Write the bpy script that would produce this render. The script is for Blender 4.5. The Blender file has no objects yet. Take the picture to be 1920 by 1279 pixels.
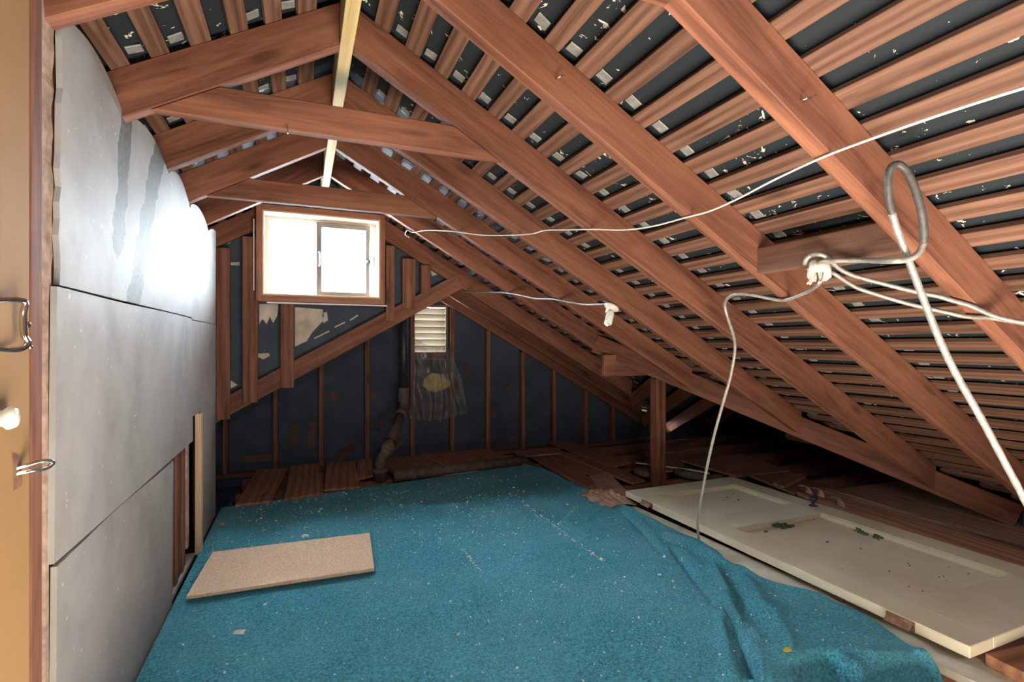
import bpy, bmesh, math, random
from mathutils import Vector, Matrix, noise
random.seed(7)
D = bpy.data
SC = bpy.context.scene
COL = SC.collection

# ------------------------------------------------------------------ camera, world, lights, exposure
H = 1.2                                    # eye height over the carpet
F = 955.0                                  # focal length in pixels of the 1920 px frame
TH = math.atan(394 / 955)                  # the camera looks this far to the right of the ridge
S, C = math.sin(TH), math.cos(TH)
cam_d = D.cameras.new('camera'); cam = D.objects.new('camera', cam_d); COL.objects.link(cam)
cam.location = (0, 0, H); cam.rotation_euler = (math.pi / 2, 0, -TH)
cam_d.sensor_width = 36; cam_d.lens = F / 1920 * 36; cam_d.shift_y = 5.5 / 1920
cam_d.clip_start = 0.02; cam_d.clip_end = 200
SC.camera = cam

world = D.worlds.new('sky'); SC.world = world; world.use_nodes = True
wn = world.node_tree.nodes; wl = world.node_tree.links
bg = wn['Background']; bg.inputs['Strength'].default_value = 135.0
# overcast sky: luminance (1 + 2 sin elevation) / 3 of the zenith, pale ground below the horizon
tc_ = wn.new('ShaderNodeTexCoord'); sx_ = wn.new('ShaderNodeSeparateXYZ'); wr_ = wn.new('ShaderNodeValToRGB')
wl.new(tc_.outputs['Generated'], sx_.inputs[0]); hf = wn.new('ShaderNodeMath'); hf.operation = 'MULTIPLY_ADD'; hf.inputs[1].default_value = 0.5; hf.inputs[2].default_value = 0.5
wl.new(sx_.outputs['Z'], hf.inputs[0]); wl.new(hf.outputs[0], wr_.inputs[0]); wl.new(wr_.outputs[0], bg.inputs['Color'])
_e = wr_.color_ramp.elements; _e[0].position = 0.5; _e[0].color = (0.29, 0.33, 0.36, 1); _e[1].position = 1.0; _e[1].color = (0.80, 0.91, 1.0, 1)

def area(name, loc, target, sx, sy, power, color):
    l = D.lights.new(name, 'AREA'); l.shape = 'RECTANGLE'; l.size = sx; l.size_y = sy; l.energy = power; l.color = color
    o = D.objects.new(name, l); COL.objects.link(o); o.location = loc
    o.rotation_euler = (Vector(target) - Vector(loc)).to_track_quat('-Z', 'Y').to_euler()
    return o
# added warm fill at floor level to brighten rafter undersides; no stair opening built
area('low_fill_light', (0.85, 0.30, -0.10), (1.0, 0.75, 1.6), 2.1, 1.15, 135, (1.0, 0.87, 0.71))
# added fill behind the camera to brighten the floor; no rear window is built
area('rear_fill_light', (0.3, -0.93, 1.75), (1.2, 1.7, 0.0), 0.9, 0.6, 25, (1.0, 0.98, 0.95))

vs = SC.view_settings
vs.view_transform = 'Standard'; vs.look = 'None'; vs.exposure = 0.75; vs.gamma = 1.0; vs.use_curve_mapping = False

# ------------------------------------------------------------------ pixel -> place helpers (on real planes)
def ray(u, v):
    r = (u - 960) / F
    return Vector((S + r * C, C - r * S, (645 - v) / F))
EYE = Vector((0, 0, H))
def at_z(u, v, z): a = ray(u, v); return EYE + a * ((z - H) / a.z)
def at_y(u, v, y): a = ray(u, v); return EYE + a * (y / a.y)
def at_x(u, v, x): a = ray(u, v); return EYE + a * (x / a.x)
def at_d(u, v, d): return EYE + ray(u, v) * d
RX, RZ, SL = 0.162, 2.371, 0.57             # ridge x, height of the rafters' lower edges there, pitch
K = math.sqrt(1 + SL * SL)
NR = Vector((SL, 0, 1)) / K; NL = Vector((-SL, 0, 1)) / K
def at_roof(u, v, off=0.0):                 # plane of the right rafters' lower edges, moved up by off
    a = ray(u, v); t = (RZ - H + SL * RX + off * K) / (a.z + SL * a.x); return EYE + a * t
def zr(x): return RZ - SL * abs(x - RX)

# ------------------------------------------------------------------ materials
def nodes_of(name):
    m = D.materials.new(name); m.use_nodes = True
    nt = m.node_tree
    return m, nt.nodes, nt.links, nt.nodes['Principled BSDF']
def ramp(n, stops):
    r = n.new('ShaderNodeValToRGB'); e = r.color_ramp.elements
    while len(e) < len(stops): e.new(0.5)
    for k, (p, c) in enumerate(stops): e[k].position = p; e[k].color = (*c, 1)
    return r
def noise_n(n, l, vec, scale, detail=4, rough=0.55, dist=0.0):
    t = n.new('ShaderNodeTexNoise'); t.inputs['Scale'].default_value = scale; t.inputs['Detail'].default_value = detail
    t.inputs['Roughness'].default_value = rough; t.inputs['Distortion'].default_value = dist
    if vec is not None: l.new(vec, t.inputs['Vector'])
    return t
def mapped(n, l, sc, per_object=True, src='Object'):
    tc = n.new('ShaderNodeTexCoord'); mp = n.new('ShaderNodeMapping'); mp.inputs['Scale'].default_value = sc
    l.new(tc.outputs[src], mp.inputs['Vector'])
    if per_object:
        oi = n.new('ShaderNodeObjectInfo'); mu = n.new('ShaderNodeMath'); mu.operation = 'MULTIPLY'; mu.inputs[1].default_value = 57.0
        l.new(oi.outputs['Random'], mu.inputs[0]); l.new(mu.outputs[0], mp.inputs['Location'])
    return mp.outputs['Vector']
def math_n(n, l, op, a, b=None, clamp=False):
    m = n.new('ShaderNodeMath'); m.operation = op; m.use_clamp = clamp
    for k, q in enumerate((a, b)):
        if q is None: continue
        if isinstance(q, (int, float)): m.inputs[k].default_value = q
        else: l.new(q, m.inputs[k])
    return m.outputs[0]
def mix_n(n, l, fac, a, b, mode='MIX'):
    m = n.new('ShaderNodeMix'); m.data_type = 'RGBA'; m.blend_type = mode
    for k, q in ((0, fac), (6, a), (7, b)):
        if isinstance(q, (int, float)): m.inputs[k].default_value = q
        elif isinstance(q, tuple): m.inputs[k].default_value = (*q, 1)
        else: l.new(q, m.inputs[k])
    return m.outputs[2]
def bump_n(n, l, p, h, strength, dist=0.01):
    b = n.new('ShaderNodeBump'); b.inputs['Strength'].default_value = strength; b.inputs['Distance'].default_value = dist
    l.new(h, b.inputs['Height']); l.new(b.outputs[0], p.inputs['Normal'])

def wood(name, dark, light, rough=0.75, grain=1.0, vary=0.25, knots=True):
    m, n, l, p = nodes_of(name)
    v = mapped(n, l, (0.9, 9 * grain, 9 * grain))
    n1 = noise_n(n, l, v, 2.2, 5, 0.6, 1.4)
    w = n.new('ShaderNodeTexWave'); w.wave_type = 'BANDS'; w.bands_direction = 'Y'
    w.inputs['Scale'].default_value = 0.55; w.inputs['Distortion'].default_value = 14; w.inputs['Detail'].default_value = 3; w.inputs['Detail Scale'].default_value = 0.45
    l.new(v, w.inputs['Vector'])
    v2 = mapped(n, l, (4, 160, 160)); n2 = noise_n(n, l, v2, 1.0, 3)
    f = math_n(n, l, 'MULTIPLY', n1.outputs[0], 0.62)
    f = math_n(n, l, 'ADD', f, math_n(n, l, 'MULTIPLY', w.outputs['Fac'], 0.18))
    f = math_n(n, l, 'ADD', f, math_n(n, l, 'MULTIPLY', n2.outputs[0], 0.22))
    r = ramp(n, [(0.32, dark), (0.68, light)]); l.new(f, r.inputs[0])
    col = r.outputs[0]
    if knots:
        vk = mapped(n, l, (1.6, 5.5, 5.5)); vo = n.new('ShaderNodeTexVoronoi'); vo.inputs['Scale'].default_value = 1.0
        l.new(vk, vo.inputs['Vector'])
        kr = ramp(n, [(0.05, (1, 1, 1)), (0.15, (0, 0, 0))]); l.new(vo.outputs['Distance'], kr.inputs[0])
        col = mix_n(n, l, math_n(n, l, 'MULTIPLY', kr.outputs[0], 0.6), col, tuple(c * 0.3 for c in dark))
    oi = n.new('ShaderNodeObjectInfo'); hs = n.new('ShaderNodeHueSaturation')
    l.new(col, hs.inputs['Color'])
    l.new(math_n(n, l, 'ADD', math_n(n, l, 'MULTIPLY', oi.outputs['Random'], vary), 1 - vary / 2), hs.inputs['Value'])
    l.new(hs.outputs[0], p.inputs['Base Color']); p.inputs['Roughness'].default_value = rough
    p.inputs['Specular IOR Level'].default_value = 0.25
    bump_n(n, l, p, f, 0.2, 0.003)
    return m
def plain(name, col, rough=0.6, metal=0.0, var=0.12, scale=14, bump=0.1, spec=0.5):
    m, n, l, p = nodes_of(name)
    v = mapped(n, l, (1, 1, 1)); t = noise_n(n, l, v, scale, 5)
    r = ramp(n, [(0.3, tuple(c * (1 - var) for c in col)), (0.7, tuple(min(1, c * (1 + var)) for c in col))]); l.new(t.outputs[0], r.inputs[0])
    l.new(r.outputs[0], p.inputs['Base Color']); p.inputs['Roughness'].default_value = rough; p.inputs['Metallic'].default_value = metal
    p.inputs['Specular IOR Level'].default_value = spec
    if bump: bump_n(n, l, p, t.outputs[0], bump, 0.004)
    return m

M = {}
M['rafter'] = wood('rafter_wood', (0.10, 0.037, 0.023), (0.285, 0.118, 0.068))
M['batten'] = wood('batten_wood', (0.085, 0.040, 0.027), (0.225, 0.12, 0.08), grain=1.6)
M['ridge'] = wood('ridge_wood', (0.42, 0.30, 0.12), (0.66, 0.52, 0.24), vary=0.1, knots=False)
M['stud'] = wood('stud_wood', (0.12, 0.048, 0.032), (0.29, 0.13, 0.08))
M['patch'] = wood('patch_wood', (0.06, 0.032, 0.028), (0.15, 0.08, 0.06), knots=False)
M['plank'] = wood('plank_wood', (0.19, 0.085, 0.05), (0.42, 0.21, 0.125))
M['casing'] = wood('casing_wood', (0.22, 0.09, 0.06), (0.42, 0.20, 0.13), vary=0.1, knots=False)
M['jamb_liner'] = wood('liner_wood', (0.52, 0.34, 0.22), (0.75, 0.55, 0.38), vary=0.05, knots=False)
M['doorlatch_paint'] = plain('tan_paint', (0.24, 0.145, 0.065), 0.7, var=0.06, scale=5, bump=0.03, spec=0.15)

def felt():
    m, n, l, p = nodes_of('black_felt')
    v = mapped(n, l, (1, 1, 1), False)
    a = noise_n(n, l, v, 26, 4, 0.65, 0.6); b = noise_n(n, l, v, 3.2, 3)
    hole = math_n(n, l, 'ADD', a.outputs[0], math_n(n, l, 'MULTIPLY', b.outputs[0], 0.35))
    r = ramp(n, [(0.82, (0, 0, 0)), (0.835, (1, 1, 1))]); l.new(hole, r.inputs[0])
    vs_ = mapped(n, l, (4, 60, 4), False); sc_ = noise_n(n, l, vs_, 3, 4, 0.7, 2)
    sr = ramp(n, [(0.66, (0, 0, 0)), (0.76, (1, 1, 1))]); l.new(sc_.outputs[0], sr.inputs[0])
    base = mix_n(n, l, math_n(n, l, 'MULTIPLY', sr.outputs[0], 0.25), (0.017, 0.024, 0.030), (0.12, 0.14, 0.15))
    l.new(mix_n(n, l, r.outputs[0], base, (0.72, 0.67, 0.55)), p.inputs['Base Color'])
    p.inputs['Roughness'].default_value = 0.7; p.inputs['Specular IOR Level'].default_value = 0.3
    bump_n(n, l, p, r.outputs[0], 0.4, 0.004)
    return m
M['felt'] = felt()
def dark_sheath():
    m, n, l, p = nodes_of('dark_sheathing')
    v = mapped(n, l, (1, 1, 1), False)
    a = noise_n(n, l, v, 5, 5, 0.6)
    r = ramp(n, [(0.3, (0.042, 0.054, 0.078)), (0.7, (0.075, 0.09, 0.12))]); l.new(a.outputs[0], r.inputs[0])  # bluish lift in this base colour stands in for haze
    s = noise_n(n, l, v, 34, 3, 0.6); sr = ramp(n, [(0.735, (0, 0, 0)), (0.755, (1, 1, 1))]); l.new(s.outputs[0], sr.inputs[0])
    l.new(mix_n(n, l, sr.outputs[0], r.outputs[0], (0.55, 0.52, 0.45)), p.inputs['Base Color'])
    p.inputs['Roughness'].default_value = 0.8; p.inputs['Specular IOR Level'].default_value = 0.2
    return m
M['sheath'] = dark_sheath()
M['tab'] = plain('grey_flashing', (0.27, 0.27, 0.265), 0.5, 0.2, 0.25, 40, 0.1)
M['paper'] = plain('torn_paper', (0.55, 0.47, 0.38), 0.8, var=0.3, scale=9)

def wall_mat():
    m, n, l, p = nodes_of('grey_wallboard')
    tc = n.new('ShaderNodeTexCoord'); sx = n.new('ShaderNodeSeparateXYZ'); l.new(tc.outputs['Object'], sx.inputs[0])
    Y, Z = sx.outputs['Y'], sx.outputs['Z']
    a = noise_n(n, l, tc.outputs['Object'], 3.0, 6, 0.6); b = noise_n(n, l, tc.outputs['Object'], 60, 3); 
    r = ramp(n, [(0.3, (0.27, 0.263, 0.258)), (0.5, (0.345, 0.338, 0.334)), (0.72, (0.41, 0.404, 0.40))]); l.new(a.outputs[0], r.inputs[0])
    mp = n.new('ShaderNodeMapping'); mp.inputs['Scale'].default_value = (5, 5, 0.5); l.new(tc.outputs['Object'], mp.inputs['Vector'])
    dr = noise_n(n, l, mp.outputs[0], 3, 5, 0.6); drr = ramp(n, [(0.52, (0, 0, 0)), (0.75, (1, 1, 1))]); l.new(dr.outputs[0], drr.inputs[0])
    col = mix_n(n, l, math_n(n, l, 'MULTIPLY', drr.outputs[0], 0.35), r.outputs[0], (0.42, 0.34, 0.28))
    sp = noise_n(n, l, tc.outputs['Object'], 48, 2, 0.5); spr = ramp(n, [(0.72, (0, 0, 0)), (0.75, (1, 1, 1))]); l.new(sp.outputs[0], spr.inputs[0])
    col = mix_n(n, l, math_n(n, l, 'MULTIPLY', spr.outputs[0], 0.5), col, (0.85, 0.84, 0.82))
    # two grey run-down stains
    wob = noise_n(n, l, tc.outputs['Object'], 9, 4, 0.6)
    def streak(z0, y0, z1, y1, half, zlo, zhi):
        k = (y1 - y0) / (z1 - z0)
        mid = math_n(n, l, 'ADD', math_n(n, l, 'MULTIPLY', math_n(n, l, 'SUBTRACT', Z, z0), k), y0)
        d = math_n(n, l, 'ABSOLUTE', math_n(n, l, 'SUBTRACT', Y, mid))
        d = math_n(n, l, 'ADD', d, math_n(n, l, 'MULTIPLY', math_n(n, l, 'SUBTRACT', wob.outputs[0], 0.5), 0.12))
        inside = math_n(n, l, 'LESS_THAN', d, half)
        return math_n(n, l, 'MULTIPLY', inside, math_n(n, l, 'MULTIPLY', math_n(n, l, 'GREATER_THAN', Z, math_n(n, l, 'ADD', math_n(n, l, 'MULTIPLY', d, 1.2), zlo)), math_n(n, l, 'LESS_THAN', Z, zhi)))
    s1 = streak(1.50, 2.02, 1.95, 2.13, 0.055, 1.47, 2.3)
    s2 = streak(1.36, 2.19, 1.90, 2.47, 0.075, 1.2, 2.3); s2 = math_n(n, l, 'MULTIPLY', s2, math_n(n, l, 'GREATER_THAN', Z, 1.342))
    s = math_n(n, l, 'MAXIMUM', s1, s2)
    gr = ramp(n, [(0.35, (0.05, 0.049, 0.045)), (0.7, (0.13, 0.127, 0.12))]); l.new(b.outputs[0], gr.inputs[0])
    col = mix_n(n, l, math_n(n, l, 'MULTIPLY', s, 0.85), col, gr.outputs[0])
    l.new(col, p.inputs['Base Color']); p.inputs['Roughness'].default_value = 0.6; p.inputs['Specular IOR Level'].default_value = 0.12
    bump_n(n, l, p, math_n(n, l, 'ADD', b.outputs[0], a.outputs[0]), 0.12, 0.004)
    return m
M['wall'] = wall_mat()
M['plaster'] = plain('broken_plaster', (0.40, 0.29, 0.235), 0.9, var=0.35, scale=30, bump=0.6)

def carpet_mat():
    m, n, l, p = nodes_of('teal_carpet')
    v = mapped(n, l, (1, 1, 1), False)
    pile = noise_n(n, l, v, 105, 3, 0.7); big = noise_n(n, l, v, 2.2, 5, 0.6)
    r = ramp(n, [(0.34, (0.02, 0.17, 0.25)), (0.66, (0.12, 0.58, 0.73))]); l.new(pile.outputs[0], r.inputs[0])
    br = ramp(n, [(0.42, (0, 0, 0)), (0.75, (1, 1, 1))]); l.new(big.outputs[0], br.inputs[0])
    col = mix_n(n, l, math_n(n, l, 'MULTIPLY', br.outputs[0], 0.35), r.outputs[0], (0.24, 0.62, 0.73))
    l.new(col, p.inputs['Base Color']); p.inputs['Roughness'].default_value = 0.95; p.inputs['Specular IOR Level'].default_value = 0.1
    p.inputs['Sheen Weight'].default_value = 0.25; p.inputs['Sheen Tint'].default_value = (0.6, 0.9, 1, 1)
    bump_n(n, l, p, pile.outputs[0], 1.0, 0.02)
    return m
M['carpet'] = carpet_mat()
def chip_mat():
    m, n, l, p = nodes_of('particle_board'); v = mapped(n, l, (1, 1, 1), False)
    a = noise_n(n, l, v, 130, 3, 0.7); r = ramp(n, [(0.3, (0.48, 0.30, 0.18)), (0.55, (0.75, 0.53, 0.35)), (0.75, (0.86, 0.67, 0.48))]); l.new(a.outputs[0], r.inputs[0])
    l.new(r.outputs[0], p.inputs['Base Color']); p.inputs['Roughness'].default_value = 0.85; bump_n(n, l, p, a.outputs[0], 0.5, 0.004); return m
M['chip'] = chip_mat()
def door_mat():
    m, n, l, p = nodes_of('cream_paint'); v = mapped(n, l, (1, 1, 1), False)
    a = noise_n(n, l, v, 2.4, 5, 0.6); r = ramp(n, [(0.3, (0.58, 0.50, 0.34)), (0.7, (0.72, 0.66, 0.50))]); l.new(a.outputs[0], r.inputs[0])
    s = noise_n(n, l, v, 40, 2); sr = ramp(n, [(0.74, (0, 0, 0)), (0.77, (1, 1, 1))]); l.new(s.outputs[0], sr.inputs[0])
    l.new(mix_n(n, l, math_n(n, l, 'MULTIPLY', sr.outputs[0], 0.6), r.outputs[0], (0.18, 0.14, 0.10)), p.inputs['Base Color'])
    p.inputs['Roughness'].default_value = 0.45; bump_n(n, l, p, a.outputs[0], 0.05, 0.004); return m
M['cream'] = door_mat()
M['doorwood'] = plain('worn_white_paint', (0.64, 0.59, 0.46), 0.6, var=0.25, scale=7)
M['alu'] = plain('window_aluminium', (0.22, 0.21, 0.215), 0.5, 0.2, 0.05, 10, 0)
M['white'] = plain('white_vinyl', (0.82, 0.82, 0.80), 0.4, 0, 0.04, 10, 0)
M['chrome'] = plain('bright_metal', (0.75, 0.75, 0.76), 0.15, 1.0, 0.05, 10, 0)
M['bx'] = plain('armoured_cable', (0.36, 0.335, 0.30), 0.45, 0.4, 0.25, 60, 0.2)
M['rope'] = plain('white_wire', (0.74, 0.71, 0.65), 0.6, 0, 0.1, 60, 0.1)
M['dkcable'] = plain('dark_cable', (0.085, 0.08, 0.075), 0.5, 0.2, 0.3, 60, 0.2)
M['porcelain'] = plain('porcelain', (0.74, 0.70, 0.60), 0.3, 0, 0.08, 20, 0)
M['bulb'] = plain('bulb_glass', (0.88, 0.88, 0.86), 0.25, 0, 0.02, 20, 0)
M['iron'] = plain('black_iron', (0.045, 0.05, 0.058), 0.45, 0.4, 0.4, 25, 0.2)
M['rust'] = plain('rusty_iron', (0.13, 0.095, 0.075), 0.75, 0.2, 0.4, 25, 0.4)
M['hinge'] = plain('rusty_hinge', (0.21, 0.11, 0.065), 0.6, 0.4, 0.4, 40, 0.2)
M['brown'] = plain('brown_knob', (0.03, 0.03, 0.04), 0.3, 0, 0.1, 10, 0)
M['scrap'] = plain('brown_paper', (0.42, 0.26, 0.18), 0.9, 0, 0.25, 12, 0.3)
M['chipwhite'] = plain('plaster_crumbs', (0.85, 0.82, 0.75), 0.9, 0, 0.3, 90, 0)
M['yellow'] = plain('yellow_leaf', (0.75, 0.55, 0.03), 0.7, 0, 0.1, 40, 0)
M['moss'] = plain('green_flakes', (0.06, 0.11, 0.05), 0.9, 0, 0.4, 60, 0.3)
M['chalk'] = plain('chalk', (0.34, 0.36, 0.34), 0.9, 0, 0.3, 120, 0)
M['pink'] = plain('pink_cloth', (0.52, 0.20, 0.16), 0.9, 0, 0.25, 12, 0.2)
M['insul'] = plain('yellow_insulation', (0.92, 0.66, 0.24), 0.95, 0, 0.2, 30, 0.5)
M['slat'] = wood('louver_wood', (0.13, 0.10, 0.068), (0.24, 0.19, 0.125), vary=0.1, knots=False)
def glassy(name, tint, gloss, fac):
    m, n, l, p = nodes_of(name); n.remove(p)
    out = n['Material Output']; t = n.new('ShaderNodeBsdfTransparent'); t.inputs[0].default_value = (*tint, 1)
    g = n.new('ShaderNodeBsdfGlossy'); g.inputs['Roughness'].default_value = gloss
    mx = n.new('ShaderNodeMixShader'); mx.inputs[0].default_value = fac
    l.new(t.outputs[0], mx.inputs[1]); l.new(g.outputs[0], mx.inputs[2]); l.new(mx.outputs[0], out.inputs[0]); return m
M['glass'] = glassy('window_glass', (0.97, 0.98, 0.98), 0.03, 0.06)
def plastic():
    m, n, l, p = nodes_of('clear_plastic'); out = n['Material Output']
    p.inputs['Base Color'].default_value = (0.30, 0.29, 0.28, 1); p.inputs['Roughness'].default_value = 0.22; p.inputs['Specular IOR Level'].default_value = 0.9
    t = n.new('ShaderNodeBsdfTransparent'); t.inputs[0].default_value = (0.9, 0.88, 0.84, 1)
    v = mapped(n, l, (1, 1, 1), False); a = noise_n(n, l, v, 9, 4)
    r = ramp(n, [(0.35, (0.2, 0.2, 0.2)), (0.7, (0.55, 0.55, 0.55))]); l.new(a.outputs[0], r.inputs[0])
    mx = n.new('ShaderNodeMixShader'); l.new(r.outputs[0], mx.inputs[0]); l.new(t.outputs[0], mx.inputs[1]); l.new(p.outputs[0], mx.inputs[2])
    l.new(mx.outputs[0], out.inputs[0]); return m
M['plastic'] = plastic()

# ------------------------------------------------------------------ builders
def tag(o, label=None, cat=None, group=None, kind=None):
    if label: o['label'] = label
    if cat: o['category'] = cat
    if group: o['group'] = group
    if kind: o['kind'] = kind
    return o
def put(o, parent):
    COL.objects.link(o)
    if parent is not None:
        o.parent = parent
        o.matrix_parent_inverse = Matrix.Translation(parent.location).inverted()
        if parent.parent is not None: o.matrix_parent_inverse = Matrix.Translation(parent_loc(parent)).inverted()
    return o
def parent_loc(p): return p.matrix_basis.to_translation()
def empty(name, loc, label, cat, group=None):
    o = D.objects.new(name, None); o.location = loc; o.empty_display_size = 0.05; COL.objects.link(o)
    return tag(o, label, cat, group)
def mesh(name, verts, faces, mat, parent=None, matrix=None, smooth=False):
    """one mesh object; verts in world space unless a matrix is given"""
    me = D.meshes.new(name); me.from_pydata([tuple(v) for v in verts], [], faces); me.update()
    me.materials.append(M[mat] if isinstance(mat, str) else mat)
    if smooth: me.polygons.foreach_set('use_smooth', [True] * len(me.polygons))
    o = D.objects.new(name, me); COL.objects.link(o)
    mw = matrix if matrix is not None else Matrix.Identity(4)
    if parent is None: o.matrix_basis = mw
    else:
        o.parent = parent
        inv = WORLD.get(parent.name, parent.matrix_basis).inverted()
        o.matrix_basis = inv @ mw
    WORLD[o.name] = mw.copy()
    return o
WORLD = {}
def bevel_mesh(me, b):
    bm = bmesh.new(); bm.from_mesh(me)
    bmesh.ops.recalc_face_normals(bm, faces=bm.faces)
    if b > 0: bmesh.ops.bevel(bm, geom=list(bm.edges), offset=b, segments=1, affect='EDGES', clamp_overlap=True)
    bm.to_mesh(me); bm.free(); me.update()
BOXF = [(0, 1, 3, 2), (4, 6, 7, 5), (0, 4, 5, 1), (2, 3, 7, 6), (0, 2, 6, 4), (1, 5, 7, 3)]
def beam(name, p0, p1, side, w, dep, mat, parent=None, b=0.003, cut0=0.0, cut1=0.0):
    """stick from p0 to p1; these lie mid-width on its lower face; cut0/cut1 shift the upper end corners (angled ends)"""
    p0, p1 = Vector(p0), Vector(p1); x = (p1 - p0); L = x.length; x.normalize()
    y = Vector(side); y = (y - x * y.dot(x)).normalized(); z = x.cross(y)
    mw = Matrix((( x.x, y.x, z.x, p0.x), (x.y, y.y, z.y, p0.y), (x.z, y.z, z.z, p0.z), (0, 0, 0, 1)))
    vv = []
    for a in (0, 1):
        for q in (-w / 2, w / 2):
            for h in (0, 1):
                vv.append((a * L + (cut0 if a == 0 else cut1) * h, q, h * dep))
    o = mesh(name, vv, BOXF, mat, parent, mw)
    bevel_mesh(o.data, b)
    return o
def box(name, x0, x1, y0, y1, z0, z1, mat, parent=None, b=0.002):
    d = (x1 - x0, y1 - y0, z1 - z0); k = d.index(max(d)); cx, cy, cz = (x0 + x1) / 2, (y0 + y1) / 2, (z0 + z1) / 2
    if k == 0: return beam(name, (x0, cy, z0), (x1, cy, z0), (0, 1, 0), d[1], d[2], mat, parent, b)
    if k == 1: return beam(name, (cx, y0, z0), (cx, y1, z0), (-1, 0, 0), d[0], d[2], mat, parent, b)
    return beam(name, (cx, y0, z0), (cx, y0, z1), (1, 0, 0), d[0], d[1], mat, parent, b)
def prism(name, pts, ext, mat, parent=None, b=0.002):
    pts = [Vector(p) for p in pts]; ext = Vector(ext); n = len(pts)
    vv = pts + [p + ext for p in pts]
    ff = [tuple(range(n))[::-1], tuple(range(n, 2 * n))] + [(i, (i + 1) % n, n + (i + 1) % n, n + i) for i in range(n)]
    o = mesh(name, vv, ff, mat, parent); bevel_mesh(o.data, b); return o
def smooth_path(pts, sub=6):
    pts = [Vector(p) for p in pts]; out = []
    for i in range(len(pts) - 1):
        a, b_ = pts[i], pts[i + 1]; pa = pts[i - 1] if i else a - (b_ - a); pb = pts[i + 2] if i + 2 < len(pts) else b_ + (b_ - a)
        for k in range(sub):
            t = k / sub
            out.append(0.5 * ((2 * a) + (b_ - pa) * t + (2 * pa - 5 * a + 4 * b_ - pb) * t * t + (3 * a - pa - 3 * b_ + pb) * t ** 3))
    out.append(pts[-1]); return out
def tube(name, pts, r, mat, parent=None, n=8, sub=6, ridged=0.0):
    P = smooth_path(pts, sub) if sub > 1 else [Vector(p) for p in pts]
    vv, ff = [], []; up = Vector((0, 0, 1)); t0 = (P[1] - P[0]).normalized()
    nrm = t0.cross(up if abs(t0.z) < 0.9 else Vector((1, 0, 0))).normalized()
    for i, p in enumerate(P):
        t = (P[min(i + 1, len(P) - 1)] - P[max(i - 1, 0)]).normalized()
        nrm = (nrm - t * nrm.dot(t)).normalized(); bn = t.cross(nrm)
        rr = (r(i / (len(P) - 1)) if callable(r) else r) * (1 + (ridged if i % 2 else 0))
        for k in range(n):
            a = 2 * math.pi * k / n; vv.append(p + (nrm * math.cos(a) + bn * math.sin(a)) * rr)
    for i in range(len(P) - 1):
        for k in range(n):
            k2 = (k + 1) % n; ff.append((i * n + k, i * n + k2, (i + 1) * n + k2, (i + 1) * n + k))
    ff.append(tuple(range(n))[::-1]); ff.append(tuple((len(P) - 1) * n + k for k in range(n)))
    return mesh(name, vv, ff, mat, parent, smooth=True)
def lathe(name, origin, axis, prof, mat, parent=None, n=16):
    axis = Vector(axis).normalized(); a = axis.orthogonal().normalized(); b_ = axis.cross(a); o = Vector(origin); vv, ff = [], []
    for r, h in prof:
        for k in range(n):
            t = 2 * math.pi * k / n; vv.append(o + axis * h + (a * math.cos(t) + b_ * math.sin(t)) * max(r, 1e-4))
    for i in range(len(prof) - 1):
        for k in range(n):
            k2 = (k + 1) % n; ff.append((i * n + k, i * n + k2, (i + 1) * n + k2, (i + 1) * n + k))
    ff.append(tuple(range(n))[::-1]); ff.append(tuple((len(prof) - 1) * n + k for k in range(n)))
    return mesh(name, vv, ff, mat, parent, smooth=True)

# ------------------------------------------------------------------ the roof shell
RAF = 0.148; BAT = 0.02
YF = -1.0; YG = 5.50; YW = 4.47
VX, VY = 2.40, 3.66                        # head of the valley
EAVE = 4.25
def slope_pt(x, y, off, side=1):           # a point on the right (1) or left (-1) slope at offset above the rafters' lower edges
    n_ = NR if side > 0 else NL
    return Vector((x, y, zr(x))) + n_ * off
ceil_r = prism('ceiling_right_felt', [slope_pt(RX, YF, 0.178) - Vector((.1, 0, -.1 * SL)), slope_pt(EAVE, YF, 0.178), slope_pt(EAVE, VY - (EAVE - VX), 0.178), slope_pt(VX, VY, 0.178),
               slope_pt(EAVE, VY + (EAVE - VX), 0.178), slope_pt(EAVE, YG + 0.1, 0.178), slope_pt(RX, YG + 0.1, 0.178) - Vector((.1, 0, -.1 * SL))], NR * 0.02, 'felt', None, 0)
ceil_r.name = 'ceiling_right'
tag(ceil_r, 'black felt roof lining behind spaced brown battens on the right slope', 'roof', kind='structure')
ceil_l = prism('ceiling_left', [slope_pt(RX, YF, 0.178, -1) + Vector((.1, 0, .1 * SL)), slope_pt(RX, YW + 0.06, 0.178, -1) + Vector((.1, 0, .1 * SL)), slope_pt(-1.25, YW + 0.06, 0.178, -1), slope_pt(-1.25, YF, 0.178, -1)], NL * 0.02, 'felt', None, 0)
tag(ceil_l, 'black felt roof lining behind spaced brown battens on the short left slope', 'roof', kind='structure')

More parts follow.
